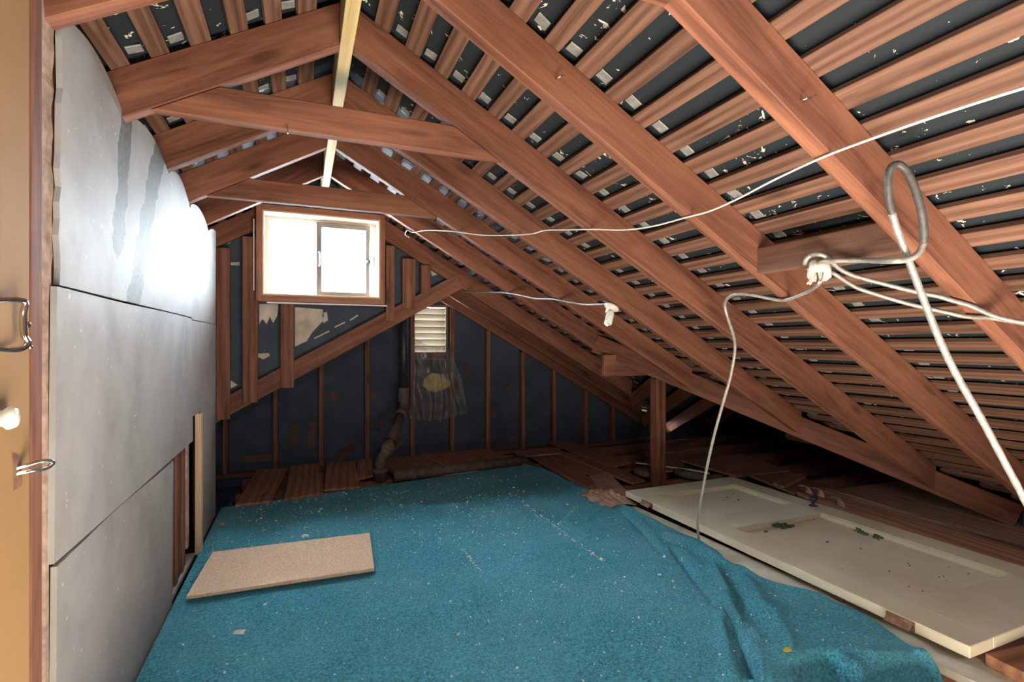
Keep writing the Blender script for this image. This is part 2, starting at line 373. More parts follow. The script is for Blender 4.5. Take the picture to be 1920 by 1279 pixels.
RY = [0.966, 1.545, 2.105, 2.665, 3.20, 3.745, 4.45, 4.97, 5.42]   # rafter positions
def batten_w(): return 0.066 + random.uniform(-0.006, 0.009)
PITCH_S = 0.135
def battens(side, s0, s1, parent, flake_rows):
    k = 0; s = s0
    while s < s1:
        w = batten_w(); x = RX + side * s / K; n_ = NR if side > 0 else NL
        y0, segs = YF, []
        if side > 0 and x > VX: segs = [(YF, VY - (x - VX) - 0.02)] + ([(VY + (x - VX) + 0.02, YG)] if VY + (x - VX) < YG - 0.1 else [])
        else: segs = [(YF, YG if side > 0 else YW + 0.05)]
        for (a, b_) in segs:
            if b_ - a < 0.15: continue
            # boards butt over a rafter somewhere along their run
            cuts = [a]
            if b_ - a > 3:
                cuts.append(RY[random.choice((1, 2, 3, 4))])
            cuts.append(b_)
            for c0, c1 in zip(cuts[:-1], cuts[1:]):
                j0, j1 = random.uniform(-0.006, 0.006), random.uniform(-0.006, 0.006)
                p0 = slope_pt(x, c0 + 0.002, RAF, side) + Vector((j0, 0, -side * j0 * SL)); p1 = slope_pt(x, c1 - 0.002, RAF, side) + Vector((j1, 0, -side * j1 * SL))
                # side direction across the batten, up the normal
                acr = Vector((-K and -1 / K, 0, SL / K)) if side > 0 else Vector((-1 / K, 0, -SL / K))
                beam('batten', p0, p1, acr, w, BAT, 'batten', parent, 0.0015)
        s += PITCH_S; k += 1
battens(1, 0.075, 4.75, ceil_r, None)
battens(-1, 0.075, 1.60, ceil_l, None)

# small grey flashing tabs against the rafters, one in each gap between battens
tabs_me = None
def tabs(side, s0, s1, parent):
    global tabs_me
    s = s0
    while s < s1:
        x = RX + side * s / K; n_ = NR if side > 0 else NL
        for y in RY[:7]:
            if side > 0 and x > VX and y > VY - (x - VX) - 0.1: continue
            if side < 0 and (x < -0.75 or y > 4.4): continue
            if y < 1.2 and side > 0: continue
            if random.random() < 0.12: continue
            c = slope_pt(x, y - 0.05 - random.uniform(0, .006), 0.170, side)
            if tabs_me is None:
                w_, d_, t_ = 0.05, 0.042, 0.006
                vv = [(a * d_ / 2, b_ * w_ / 2, c_ * t_) for a in (-1, 1) for b_ in (-1, 1) for c_ in (0, 1)]
                tabs_me = D.meshes.new('flashing_tab'); tabs_me.from_pydata(vv, [], BOXF); tabs_me.materials.append(M['tab']); bevel_mesh(tabs_me, 0.0015)
            o = D.objects.new('flashing_tab', tabs_me); COL.objects.link(o); o.parent = parent
            xa = Vector((0, 1, 0)); za = n_; ya = za.cross(xa)
            tl = Matrix.Rotation(random.uniform(-0.12, 0.12), 4, 'X')
            o.matrix_basis = Matrix(((xa.x, ya.x, za.x, c.x), (xa.y, ya.y, za.y, c.y), (xa.z, ya.z, za.z, c.z), (0, 0, 0, 1))) @ tl
        s += PITCH_S
tabs(1, 0.075 + PITCH_S / 2, 4.3, ceil_r)
tabs(-1, 0.075 + PITCH_S / 2, 0.9, ceil_l)

# chalk letters on the felt between the battens
def strokes(name, lists, parent):
    vv, ff = [], []
    for l_ in lists:
        P = [at_roof(u, v, 0.176) for u, v in l_]
        for a, b_ in zip(P[:-1], P[1:]):
            d_ = (b_ - a).normalized(); q = d_.cross(NR) * 0.0013; k = len(vv)
            vv += [a - q, a + q, b_ + q, b_ - q, a - q - NR * .001, a + q - NR * .001, b_ + q - NR * .001, b_ - q - NR * .001]
            ff += [(k, k + 1, k + 2, k + 3), (k + 7, k + 6, k + 5, k + 4), (k, k + 4, k + 5, k + 1), (k + 2, k + 6, k + 7, k + 3), (k + 1, k + 5, k + 6, k + 2), (k + 3, k + 7, k + 4, k)]
    o = mesh(name, vv, ff, 'chalk', parent); return o
zc = lambda pts: [(1320 + x / 6.396, 200 + y / 6.396) for x, y in pts]
strokes('chalk_writing', [zc(q) for q in (
    [(175, 430), (215, 475)], [(175, 430), (230, 400), (290, 355), (300, 380), (250, 435), (330, 430), (340, 450), (260, 490), (150, 535)],
    [(390, 340), (445, 425)], [(390, 400), (425, 370), (470, 340)], [(425, 370), (490, 375)],
    [(525, 255), (560, 310)], [(560, 310), (660, 270)], [(580, 250), (620, 320)], [(595, 325), (680, 285)],
    [(690, 155), (765, 230)], [(690, 155), (825, 200)],
    [(755, 1010), (780, 1095)], [(755, 1015), (890, 985), (905, 1010), (830, 1045), (915, 1050), (780, 1095)],
    [(980, 930), (1025, 1020)], [(1130, 895), (1160, 975), (1280, 945)], [(1130, 895), (1190, 880)],
    [(1350, 825), (1400, 880), (1470, 880), (1500, 850)],
    [(1300, 1235), (1450, 1195), (1580, 1185)], [(1440, 1175), (1490, 1230)], [(1550, 1215), (1590, 1205)],
    [(780, 660), (900, 600), (1040, 545)], [(860, 540), (960, 650)])], ceil_r)

# ------------------------------------------------------------------ rafters, ridge, collar ties
ORD = ['first', 'second', 'third', 'fourth', 'fifth', 'sixth', 'seventh', 'eighth', 'ninth']
def valley_x(y): return VX + (VY - y)
for i, y in enumerate(RY):
    xe = EAVE
    if VX - 0.02 < valley_x(y) < EAVE and y < VY: xe = valley_x(y) - 0.02
    if y > VY: xe = min(EAVE, VX + (y - VY) - 0.02)
    x0 = RX + 0.026
    if y > YW: x0 = 1.26
    elif y > 4: x0 = 0.648
    lab = {0: 'nearest right-hand rafter with a looped cable hung over it', 1: 'right-hand rafter carrying the end of the short nailer block', 2: 'right-hand rafter meeting the nearer full collar tie',
           3: 'right-hand rafter that the spiral light bulb hangs beneath', 4: 'right-hand rafter meeting the farther collar tie over the window', 5: 'right-hand rafter where the white wire ends in a knot',
           6: 'right-hand rafter lying against the window wall', 7: 'first right-hand rafter beyond the window wall', 8: 'last right-hand rafter in the dark against the far gable'}[i]
    r_ = beam('roof_rafter', slope_pt(x0, y, 0), slope_pt(xe, y, 0), (0, 1, 0), 0.052, RAF, 'rafter', None, 0.003, cut0=-0.084, cut1=-0.07)
    tag(r_, lab, 'rafter', 'right roof rafters')
    if 1 < y <= YW:
        lab = {1: 'left-hand rafter at the top left corner above the broken wall edge', 2: 'left-hand rafter meeting the nearer full collar tie', 3: 'left-hand rafter behind the nearer collar tie, second stain beneath',
               4: 'left-hand rafter meeting the farther collar tie over the window', 5: 'left-hand rafter just in front of the window', 6: 'left-hand rafter lying against the window wall'}[i]
        l_ = beam('roof_rafter', slope_pt(-0.328 if y > 4 else RX - 0.026, y, 0, -1), slope_pt(-1.2, y, 0, -1), (0, -1, 0), 0.052, RAF, 'rafter', None, 0.003, cut0=-0.084, cut1=0)
        tag(l_, lab, 'rafter', 'left roof rafters')
rb = box('ridge_board', RX - 0.025, RX + 0.025, YF, YW + 0.03, RZ - 0.012, RZ + 0.15, 'ridge')
tag(rb, 'yellowish ridge board running along the roof peak', 'ridge board')

def collar(y, label):
    zb, dp, t = 2.004, 0.118, 0.045
    hw0 = (RZ - zb) / SL - 0.004; hw1 = (RZ - zb - dp) / SL - 0.004
    pts = [(RX - hw0, y - t / 2, zb), (RX + hw0, y - t / 2, zb), (RX + hw1, y - t / 2, zb + dp), (RX - hw1, y - t / 2, zb + dp)]
    # local frame with x along the tie
    mw = Matrix.Translation((RX, y, zb))
    inv = mw.inverted(); P = [inv @ Vector(p) for p in pts]; n = 4
    vv = P + [p + Vector((0, t, 0)) for p in P]
    o = mesh('collar_tie', vv, [(0, 1, 2, 3), (7, 6, 5, 4), (0, 4, 5, 1), (1, 5, 6, 2), (2, 6, 7, 3), (3, 7, 4, 0)], 'rafter', None, mw)
    bevel_mesh(o.data, 0.003)
    tag(o, label, 'collar tie', 'collar ties'); return o
collar(RY[0], 'collar tie nearest the camera, only its end in view at the top')
c1 = collar(RY[2], 'wide brown collar tie crossing in front of the ridge board')
collar(RY[4], 'dark collar tie just above the window')

# wing ridge end and valley beam
vb = beam('valley_beam', slope_pt(VX - 0.1, VY + 0.1, -0.02) , slope_pt(EAVE, VY - (EAVE - VX), -0.02), (1, 1, 0), 0.05, 0.15, 'rafter', None, 0.003)
tag(vb, 'long valley beam slanting down to the right floor', 'beam')
wr = beam('wing_ridge_board', (2.31, VY - 0.04, 0.93), (5.6, VY - 0.04, 0.93), (0, 1, 0), 0.05, 0.18, 'rafter', None, 0.003)
tag(wr, 'short-ended ridge board of the side wing, pale end grain showing', 'ridge board')
pt = beam('support_post', (2.86, 3.56, -0.14), (2.86, 3.56, 0.90), (1, 0, 0), 0.10, 0.09, 'rafter', None, 0.004)
tag(pt, 'reddish square post holding up the valley beam', 'post')
# side wing roof: two felt slopes
wz = VY
w1 = prism('ceiling_wing_near', [(VX, VY, zr(VX) + .2), (7, VY, zr(VX) + .2), (7, 1.60, zr(VX) + .2 - SL * (VY - 1.60)), (VX + VY - 1.60 - .04, 1.60, zr(VX) + .2 - SL * (VY - 1.60)), (VX - .04, VY, zr(VX) + .2)], (0, 0, 0.02), 'sheath', None, 0)
w2 = prism('ceiling_wing_far', [(VX, VY, zr(VX) + .2), (VX + 1.9, VY + 1.9, zr(VX) + .2 - SL * 1.9), (7, VY + 1.9, zr(VX) + .2 - SL * 1.9), (7, VY, zr(VX) + .2)], (0, 0, 0.02), 'sheath', None, 0)
tag(w1, 'dark underside of the side wing roof, near slope', 'roof', kind='structure'); tag(w2, 'dark underside of the side wing roof, far slope', 'roof', kind='structure')
for k, x in enumerate((3.3, 3.9, 4.5, 5.1)):
    o = beam('wing_rafter', (x, VY + 0.03, 1.03), (x, VY + min(1.8, x - VX), 1.03 - SL * min(1.8, x - VX)), (-1, 0, 0), 0.046, 0.14, 'rafter', w2)
# low lean-to roof left of the far gable beyond the window wall
LX, LZ = 1.26, 1.735
w3 = prism('ceiling_annex', [(LX, YW + 0.02, LZ + 0.18), (LX, YG + .05, LZ + 0.18), (-1.6, YG + .05, LZ + .18 - SL * (LX + 1.6)), (-1.6, YW + .02, LZ + .18 - SL * (LX + 1.6))], (0, 0, 0.02), 'sheath', None, 0)
tag(w3, 'dark underside of the lower roof beyond the window wall', 'roof', kind='structure')
for y in (4.95, 5.4):
    beam('annex_rafter', (LX, y, LZ), (-1.5, y, LZ - SL * (LX + 1.5)), (0, -1, 0), 0.046, 0.14, 'rafter', w3)

# ------------------------------------------------------------------ floor, far walls
fl = prism('floor', [(-2, -1, -0.16), (7.2, -1, -0.16), (7.2, 5.7, -0.16), (-2, 5.7, -0.16)], (0, 0, -0.03), 'sheath', None, 0)
tag(fl, 'dark attic floor between the joists', 'floor', kind='structure')
for k in range(11):
    y = 0.2 + k * 0.5
    if y < 1.45: box('joist', 2.25, 6.8, y - .022, y + .022, -0.16, -0.025, 'stud', fl)
    else: box('joist', -0.5, 6.8, y - .022, y + .022, -0.16, -0.025, 'stud', fl)
box('subfloor_panel', -0.5, 2.1, 1.75, 4.28, -0.024, -0.004, 'plank', fl)

vx0, vx1, vz0, vz1 = 1.115, 1.46, 1.05, 1.60
gy = YG
def gz(x): return (LZ + .15 - SL * (LX - x)) if x < LX else zr(x) + .16
gw = mesh('wall_gable', *(lambda: (
    (lambda P: ([Vector((x, gy, z)) for x, z in P] + [Vector((x, gy + .03, z)) for x, z in P],
      [q for q in ((0, 1, 2, 3), (4, 5, 6, 7), (8, 9, 10, 11), (12, 13, 14, 15))] + [tuple(i + 16 for i in q[::-1]) for q in ((0, 1, 2, 3), (4, 5, 6, 7), (8, 9, 10, 11), (12, 13, 14, 15))]))(
    [(-1.7, -.16), (vx0, -.16), (vx0, gz(vx0)), (-1.7, gz(-1.7)),
     (vx0, -.16), (vx1, -.16), (vx1, vz0), (vx0, vz0),
     (vx0, vz1), (vx1, vz1), (vx1, gz(vx1)), (vx0, gz(vx0)),
     (vx1, -.16), (4.6, -.16), (4.6, gz(4.6)), (vx1, gz(vx1))])))(), 'sheath')
tag(gw, 'dark papered gable wall at the far end below the window', 'wall', kind='structure')
for x in (-1.1, -0.66, -0.236, 0.179, 0.621, 1.09, 1.525, 1.945, 2.376, 2.78, 3.22, 3.61):
    box('stud', x - .022, x + .022, gy - .09, gy, -0.02, min(gz(x) - 0.16, vz0 - .02 if False else 9), 'stud', gw, 0.002)
box('sole_plate', -1.6, 4.4, gy - .10, gy, -0.06, -0.02, 'stud', gw)
for (u, v, w_, h_, a) in [(485, 860, .24, .07, 0), (551, 815, .07, .23, 0.02), (585, 815, .07, .28, -.08), (650, 846, .24, .08, .7), (626, 742, .07, .09, 0), (712, 795, .05, .14, -.5), (748, 835, .12, .05, .6),
                          (875, 690, .05, .1, 0), (925, 775, .06, .11, 0.1), (950, 725, .06, .06, .2), (935, 830, .11, .08, 0), (960, 825, .1, .08, .4), (700, 740, .06, .06, .4)]:
    c = at_y(u, v, gy - .012); q = Matrix.Rotation(-a, 3, 'Y')
    P = [c + q @ Vector((sx * w_ / 2, 0, sz * h_ / 2)) for sx, sz in ((-1, -1), (1, -1), (1, 1), (-1, 1))]
    prism('patch_board', P, (0, 0.012, 0), 'patch', gw, 0.001)
we = prism('wall_wing_end', [(6.9, 1.2, -.16), (6.9, 5.7, -.16), (6.9, 5.7, 1.5), (6.9, 1.2, 1.5)], (0.03, 0, 0), 'sheath', None, 0)
tag(we, 'dark end wall of the side wing', 'wall', kind='structure')

# low closing walls at the eaves and behind the camera
for nm, a, b_, lab in [('wall_eave', (4.30, -1.0, -.16), (4.30, 1.80, -.16), 'low dark eave wall at the right'), ('wall_eave_wing', (4.25, 1.76, -.16), (6.9, 1.76, -.16), 'low dark eave wall of the side wing, near side'),
                       ('wall_eave_far', (4.3, 5.56, -.16), (6.9, 5.56, -.16), 'low dark eave wall of the side wing, far side'), ('wall_eave_annex', (-1.6, 4.45, -.16), (-1.6, 5.53, -.16), 'low dark eave wall beyond the window wall')]:
    a, b_ = Vector(a), Vector(b_); o = prism(nm, [a, b_, b_ + Vector((0, 0, .55)), a + Vector((0, 0, .55))], (b_ - a).normalized().cross(Vector((0, 0, 1))) * .03, 'sheath', None, 0); tag(o, lab, 'wall', kind='structure')
o = prism('wall_outer_left', [(-1.25, -1, -.16), (-1.25, 4.6, -.16), (-1.25, 4.6, 1.76), (-1.25, -1, 1.76)], (-.03, 0, 0), 'sheath', None, 0); tag(o, 'dark outer wall behind the grey boards', 'wall', kind='structure')
o = prism('wall_back', [(-1.28, -1, -.19), (4.33, -1, -.19), (4.33, -1, .2), (RX, -1, RZ + .22), (-1.28, -1, 1.76)], (0, -.03, 0), 'sheath', None, 0); tag(o, 'painted back wall behind the camera', 'wall', kind='structure')
o = prism('wall_annex_return', [(-1.65, 4.50, -.16), (-1.2, 4.50, -.16), (-1.2, 4.50, .75), (-1.65, 4.50, .75)], (0, .03, 0), 'sheath', None, 0); tag(o, 'dark return wall left of the annex', 'wall', kind='structure')
# louvred vent in the gable
vt = empty('gable_vent', ((vx0 + vx1) / 2, gy, vz0), 'wooden louvred vent in the far gable wall, glowing with daylight', 'vent')
box('vent_jamb', vx0 - .03, vx0, gy - .05, gy + .03, vz0, vz1, 'slat', vt); box('vent_jamb', vx1, vx1 + .025, gy - .06, gy + .03, vz0, vz1 + .04, 'slat', vt)
box('vent_head', vx0 - .03, vx1 + .025, gy - .05, gy + .03, vz1, vz1 + .03, 'stud', vt); box('vent_sill', vx0 - .03, vx1 + .025, gy - .05, gy + .03, vz0 - .03, vz0, 'stud', vt)
nsl = 8
for k in range(nsl):
    z = vz0 + 0.055 + (vz1 - vz0) * k / nsl
    prism('slat', [(vx0, gy - .035, z), (vx1, gy - .035, z), (vx1, gy + .05, z - .10), (vx0, gy + .05, z - .10)], (0, 0.003, 0.007), 'slat', vt, 0.001)

# ------------------------------------------------------------------ window wall
ww = empty('wall_window', (0, YW, 0.6), 'framed wall around the bright attic window, dark papered sheathing behind studs', 'wall'); ww['kind'] = 'structure'
BR0, BR1 = at_y(413, 788, YW - .03), at_y(868, 540, YW - .03)   # lower edge of the sloping header
bsl = (BR1.z - BR0.z) / (BR1.x - BR0.x)
def bz(x): return BR0.z + bsl * (x - BR0.x)
wx0, wx1, wz0, wz1 = -0.285, 0.605, 1.575, 2.235     # rough opening (inside of the casing)
ys = YW + 0.012
def sheet(pts): prism('sheathing_panel', [(x, ys, z) for x, z in pts], (0, 0.02, 0), 'sheath', ww, 0)
sheet([(-1.25, bz(-1.25) + .1), (wx0, bz(wx0) + .1), (wx0, zr(wx0) + .215), (-1.25, zr(-1.25) + .215)])
sheet([(wx0, bz(wx0) + .1), (wx1, bz(wx1) + .1), (wx1, wz0), (wx0, wz0)])
sheet([(wx0, wz1), (wx1, wz1), (wx1, zr(wx1) + .215), (RX, RZ + .215), (wx0, zr(wx0) + .215)])
sheet([(wx1, bz(wx1) + .1), (1.34, bz(1.34) + .05), (1.34, zr(1.34) + .215), (wx1, zr(wx1) + .215)])
hd = beam('sloping_header', BR0 + Vector((-0.45, 0, -0.45 * bsl)), BR1, (0, 1, 0), 0.05, 0.135, 'stud', ww, 0.003)
def stud(u0, u1, vb, top=None, yy=YW - .075, d=.045):
    a = at_y(u0, vb, yy); b_ = at_y(u1, vb, yy); zt = at_y((u0 + u1) / 2, top, yy).z if top else zr(max(a.x, b_.x)) - 0.01 if a.x > RX else zr(a.x) - 0.01
    box('stud', a.x, b_.x, yy, yy + d, a.z, zt, 'stud', ww, 0.003)
stud(405, 431, 788); stud(454, 483, 756)
stud(526, 551, 728, 566); stud(724, 740, 602); stud(755, 779, 578); stud(789, 808, 550, 497)
for (u, v, pts) in [(500, 600, [(-14, -30), (22, -30), (20, -8), (12, 6), (6, -6), (0, 8), (-8, -2), (-14, 8)]), (575, 610, [(-22, -34), (30, -30), (34, -12), (10, 14), (0, 30), (-22, 40)]), (608, 597, [(-4, -10), (5, -12), (7, 4), (-2, 9)]),
                    (437, 446, [(-10, 0), (10, -10), (12, -4), (2, 2), (-9, 12)]), (439, 495, [(-10, -2), (11, -4), (10, 3), (-9, 2)]), (492, 666, [(-11, -3), (12, -4), (14, 1), (2, 8), (-10, 3)]), (432, 720, [(-2, -8), (14, 2), (-1, 9)]), (815, 510, [(-8, -2), (8, -6), (11, 2), (-4, 8)])]:
    prism('paper_scrap', [at_y(u + a, v + b_, ys - .006) for a, b_ in pts], (0, .004, 0), 'paper', ww, 0)
for (a, b_) in [((590, 636), (618, 622)), ((628, 615), (648, 605)), ((588, 610), (597, 598)), ((657, 602), (672, 592))]:
    beam('lath_splinter', at_y(*a, ys - .008), at_y(*b_, ys - .008), (0, 1, 0), .006, .012, 'paper', ww, 0.001)

# the window
w = empty('window_1', (RX, YW, wz0), 'small bright sliding window with an aluminium sash in a reddish wooden casing', 'window'); w['kind'] = 'structure'
cy0, cy1 = YW - .12, YW - .03
cx0, cx1, cz0, cz1 = -0.325, 0.645, 1.53, 2.28
box('casing', cx0, wx0, cy0, YW + .03, cz0, cz1, 'casing', w); box('casing', wx1, cx1, cy0, YW + .03, cz0, cz1, 'casing', w)
box('casing', wx0, wx1, cy0, YW + .03, wz1, cz1, 'casing', w); box('casing', wx0, wx1, cy0, YW + .03, cz0, wz0, 'casing', w)
lx0, lx1, lz0, lz1 = wx0 + .014, wx1 - .014, wz0 + .014, wz1 - .014
box('jamb_liner', wx0, lx0, cy0 - .006, YW + .09, wz0, wz1, 'jamb_liner', w); box('jamb_liner', lx1, wx1, cy0 - .006, YW + .09, wz0, wz1, 'jamb_liner', w)
box('jamb_liner', lx0, lx1, cy0 - .006, YW + .09, lz1, wz1, 'jamb_liner', w); box('jamb_liner', lx0, lx1, cy0 - .006, YW + .09, wz0, lz0, 'jamb_liner', w)
# outer vinyl frame
fy0, fy1 = YW + .03, YW + .085
for (a, b_, c_, d_) in [(lx0, lx0 + .03, lz0, lz1), (lx1 - .03, lx1, lz0, lz1), (lx0 + .03, lx1 - .03, lz1 - .028, lz1), (lx0 + .03, lx1 - .03, lz0, lz0 + .028)]:
    box('window_frame', a, b_, fy0, fy1, c_, d_, 'white', w)
sx0, sx1 = 0.11, 0.535                                  # the sliding sash, not quite shut
sy0, sy1 = YW + .0, YW + .028
sz0, sz1 = lz0 + .004, lz1 - .02
rails = []
for (a, b_, c_, d_) in [(sx0, sx0 + .042, sz0, sz1), (sx1 - .032, sx1, sz0, sz1), (sx0 + .036, sx1 - .032, sz1 - .04, sz1), (sx0 + .036, sx1 - .032, sz0, sz0 + .04)]:
    rails.append(box('sash_rail', a, b_, sy0, sy1, c_, d_, 'alu', w))
box('glass_pane', sx0 + .036, sx1 - .032, sy0 + .012, sy0 + .016, sz0 + .04, sz1 - .04, 'glass', w, 0)
box('glass_pane', lx0 + .03, sx0 + .03, fy0 + .02, fy0 + .024, lz0 + .028, lz1 - .028, 'glass', w, 0)
zc_ = (sz0 + sz1) / 2
hx = sx0 + .026
tube('sash_pull', [(hx - .008, sy0, zc_ + .055), (hx, sy0 - .018, zc_ + .05), (hx, sy0 - .02, zc_), (hx, sy0 - .018, zc_ - .05), (hx - .008, sy0, zc_ - .055)], .006, 'white', rails[0], 6, 3)
lathe('sash_lock', (sx1 - .01, sy0, zc_), (0, -1, 0), [(.02, 0), (.02, .008), (.008, .012), (.006, .03)], 'iron', rails[1], 10)
box('lock_lever', sx1 + .028, sx1 + .036, sy0 - .01, sy0, zc_ - .045, zc_ + .045, 'iron', w)
box('drip_strip', -0.25, 0.66, cy0 - .004, cy0 + .02, cz0 - .016, cz0 - .004, 'white', w)
box('edge_strip', cx0 - .02, cx0 - .012, cy0 + .01, cy0 + .03, cz0 + .08, cz1 - .12, 'white', w)

# ------------------------------------------------------------------ left wall of grey boards
XW = -0.552
wl_ = empty('wall_left', (XW, 2.8, 0), 'grey painted wallboard wall on the left with two dark run stains', 'wall'); wl_['kind'] = 'structure'
def wall_panel(name, bound_lo, bound_hi, y0, y1, ny, nz, lean=0.0, jag=False, xo=0.0, parent=wl_):
    """a board in the wall plane between lower and upper edge functions of y, slightly bowed"""
    vv, ff = [], []
    for side_ in (0, 1):
        for i in range(ny + 1):
            y = y0 + (y1 - y0) * i / ny
            for k in range(nz + 1):
                t = k / nz; z = bound_lo(y) + (bound_hi(y) - bound_lo(y)) * t
                yy = y
                if jag and i == 0: yy += 0.016 * (noise.noise(Vector((0, z * 9, 3))) ) + 0.012 * noise.noise(Vector((5, z * 50, 1))) + .02
                bow = 0.006 * math.sin(y * 5.3) * t + lean * t
                vv.append(Vector((XW + xo + bow - 0.013 * side_, yy, z)))
    N = (ny + 1) * (nz + 1); idx = lambda s_, i, k: s_ * N + i * (nz + 1) + k
    for i in range(ny):
        for k in range(nz):
            ff.append((idx(0, i, k), idx(0, i + 1, k), idx(0, i + 1, k + 1), idx(0, i, k + 1))[::-1]); ff.append((idx(1, i, k), idx(1, i + 1, k), idx(1, i + 1, k + 1), idx(1, i, k + 1)))
    for i in range(ny):
        ff.append((idx(0, i, 0), idx(0, i + 1, 0), idx(1, i + 1, 0), idx(1, i, 0))); ff.append((idx(0, i, nz), idx(1, i, nz), idx(1, i + 1, nz), idx(0, i + 1, nz)))
    for k in range(nz):
        ff.append((idx(0, 0, k), idx(1, 0, k), idx(1, 0, k + 1), idx(0, 0, k + 1))); ff.append((idx(0, ny, k), idx(0, ny, k + 1), idx(1, ny, k + 1), idx(1, ny, k)))
    # normals are made consistent below
    o = mesh(name, vv, ff, 'wall', parent); bevel_mesh(o.data, 0); 
    return o
def top_edge(y):                                       # the upper edge bulges up between rafters
    for a, b_ in zip(RY[:-1], RY[1:]):
        if a <= y <= b_:
            t = (y - a) / (b_ - a); base = 2.035 - (y - 1.6) * 0.03
            return base - 0.055 + 0.075 * math.sin(math.pi * t) ** 0.7 if 0 < t < 1 else base - 0.055
    return 1.98
PY0, PY1, PY2 = 1.545, 3.235, 4.07
wall_panel('wallboard_panel', lambda y: 1.345, top_edge, PY0 + .02, PY1 - .007, 60, 16, jag=True)
wall_panel('wallboard_panel', lambda y: 0.673, lambda y: 1.338, PY0, PY1 - .007, 24, 10, xo=.004)
wall_panel('wallboard_panel', lambda y: -0.01, lambda y: 0.662, PY0 + .012, 2.765, 20, 10)
wall_panel('wallboard_panel', lambda y: 1.335, top_edge, PY1 + .004, PY2, 30, 16, xo=-.004)
wall_panel('wallboard_panel', lambda y: 0.01, lambda y: 1.331, 3.50, PY2, 14, 16, xo=-.004)
wall_panel('wallboard_panel', lambda y: 0.80, lambda y: 1.331, PY1 + .004, 3.498, 8, 8, xo=-.004)
box('corner_filler', XW - .05, XW - .006, PY2 - .03, PY2 + .02, 0, 1.95, 'stud', wl_)
# studs behind the boards, seen in the open lower corner
for y in (1.62, 2.25, 2.95, 3.10, 3.9):
    box('stud', XW - .11, XW - .018, y - .022, y + .022, -.02, 1.95, 'stud', wl_)
box('backing_board', XW - .045, XW - .02, 2.78, 3.16, 0.03, .79, 'stud', wl_)
box('lath_strip', XW - .03, XW - .016, 3.19, 3.235, 0.10, .78, 'plaster', wl_)
box('corner_trim', XW - .01, XW + .022, 3.36, 3.42, 0.0, .80, 'jamb_liner', wl_)
box('corner_trim', XW - .012, XW + .012, 3.422, 3.49, 0.0, .79, 'stud', wl_)
box('floor_strip', XW - .09, XW - .01, 2.77, 3.36, -0.01, .015, 'wall', wl_)
box('back_lining', XW - .15, XW - .13, 0.9, PY2, -.1, 2.0, 'sheath', wl_)
# crumbling plaster down the near edge of the top board
random.seed(11)
vv, ff = [], []
nseg = 90
for i in range(nseg + 1):
    z = 0.0 + 2.02 * i / nseg; j = noise.noise(Vector((z * 11, 1.3, 0)));  j2 = noise.noise(Vector((z * 23, 7.3, 0)))
    up_ = max(0, min(1, (z - 1.3) / .1))
    ya = PY0 - .012 - up_ * (.03 + .02 * j); yb = PY0 + .005 + up_ * (.02)
    xa = XW - .008 + up_ * .006 * j2; xb = XW - .034 - up_ * .014 * (1 + j2)
    vv += [Vector((xa, yb, z)), Vector((xa, ya, z)), Vector((xb, ya + .004 * j2, z)), Vector((xb, yb, z))]
for i in range(nseg):
    for k in range(4): ff.append((4 * i + k, 4 * i + (k + 1) % 4, 4 * i + 4 + (k + 1) % 4, 4 * i + 4 + k))
ff += [(0, 1, 2, 3), tuple(4 * nseg + k for k in (3, 2, 1, 0))]
o = mesh('plaster_edge', vv, ff, 'plaster', wl_); bevel_mesh(o.data, 0)

# doorway jamb and the tan door with its latches, close at the left
jb = empty('door_jamb', (-0.60, 1.48, 0), 'dark brown wooden jamb between the tan door and the grey wall', 'jamb'); jb['kind'] = 'structure'; jb.name = 'trim_1'
box('jamb_post', XW - .075, XW + .009, 1.42, 1.47, -.1, 2.25, 'stud', jb)
box('jamb_stop', XW - .09, XW - .055, 1.36, 1.45, -.1, 2.25, 'stud', jb)
dr = empty('door_1', (-0.43, 0.6, 0), 'tan painted door edge with bright latch hardware at the far left', 'door'); dr['kind'] = 'structure'
dyE = 1.06                                             # the free edge of the leaf
ex = at_y(57, 640, dyE).x
box('door_leaf', ex - .042, ex, 0.25, dyE, -.05, 2.2, 'doorlatch_paint', dr, 0.004)
def on_door(u, v, off=0.0): return at_x(u, v, ex + off)
# hasp staple
a, b_ = on_door(22, 568), on_door(24, 648)
tube('hasp_staple', [a + Vector((-.002, -.05, 0)), a + Vector((.012, -.012, .004)), a + Vector((.016, 0, 0)), a + Vector((.015, -.004, -.018)), b_ + Vector((.015, -.004, .016)), b_ + Vector((.017, .002, .004)), b_ + Vector((.012, -.014, -.006)), b_ + Vector((-.002, -.05, -.004))], .0042, 'chrome', dr, 8, 6)
a = on_door(30, 880)
tube('eye_hook', [a + Vector((-.004, 0, 0)), a + Vector((.012, .008, .004)), a + Vector((.026, .02, .006)), a + Vector((.034, .03, .001)), a + Vector((.028, .024, -.006)), a + Vector((.014, .008, -.006)), a + Vector((-.003, 0, -.008))], .0032, 'chrome', dr, 8, 6)
prism('worn_patch', [on_door(22, 850), on_door(38, 856), on_door(40, 910), on_door(24, 920)], (.0012, 0, 0), 'hinge', dr, 0)
for (u, v, r_) in [(50, 149, .006), (51, 358, .006), (56, 609, .006), (61, 651, .004)]:
    c = at_y(u - 3, v, dyE - .004); lathe('screw_head', c + Vector((-.002, -.002, 0)), (1, -.3, 0), [(r_, 0), (r_, .003), (r_ * .5, .005)], 'chrome', dr, 10)
lathe('round_knob', on_door(-4, 785), (1, 0, 0), [(.012, 0), (.012, .006), (.017, .012), (.014, .02), (.002, .022)], 'porcelain', dr, 16)

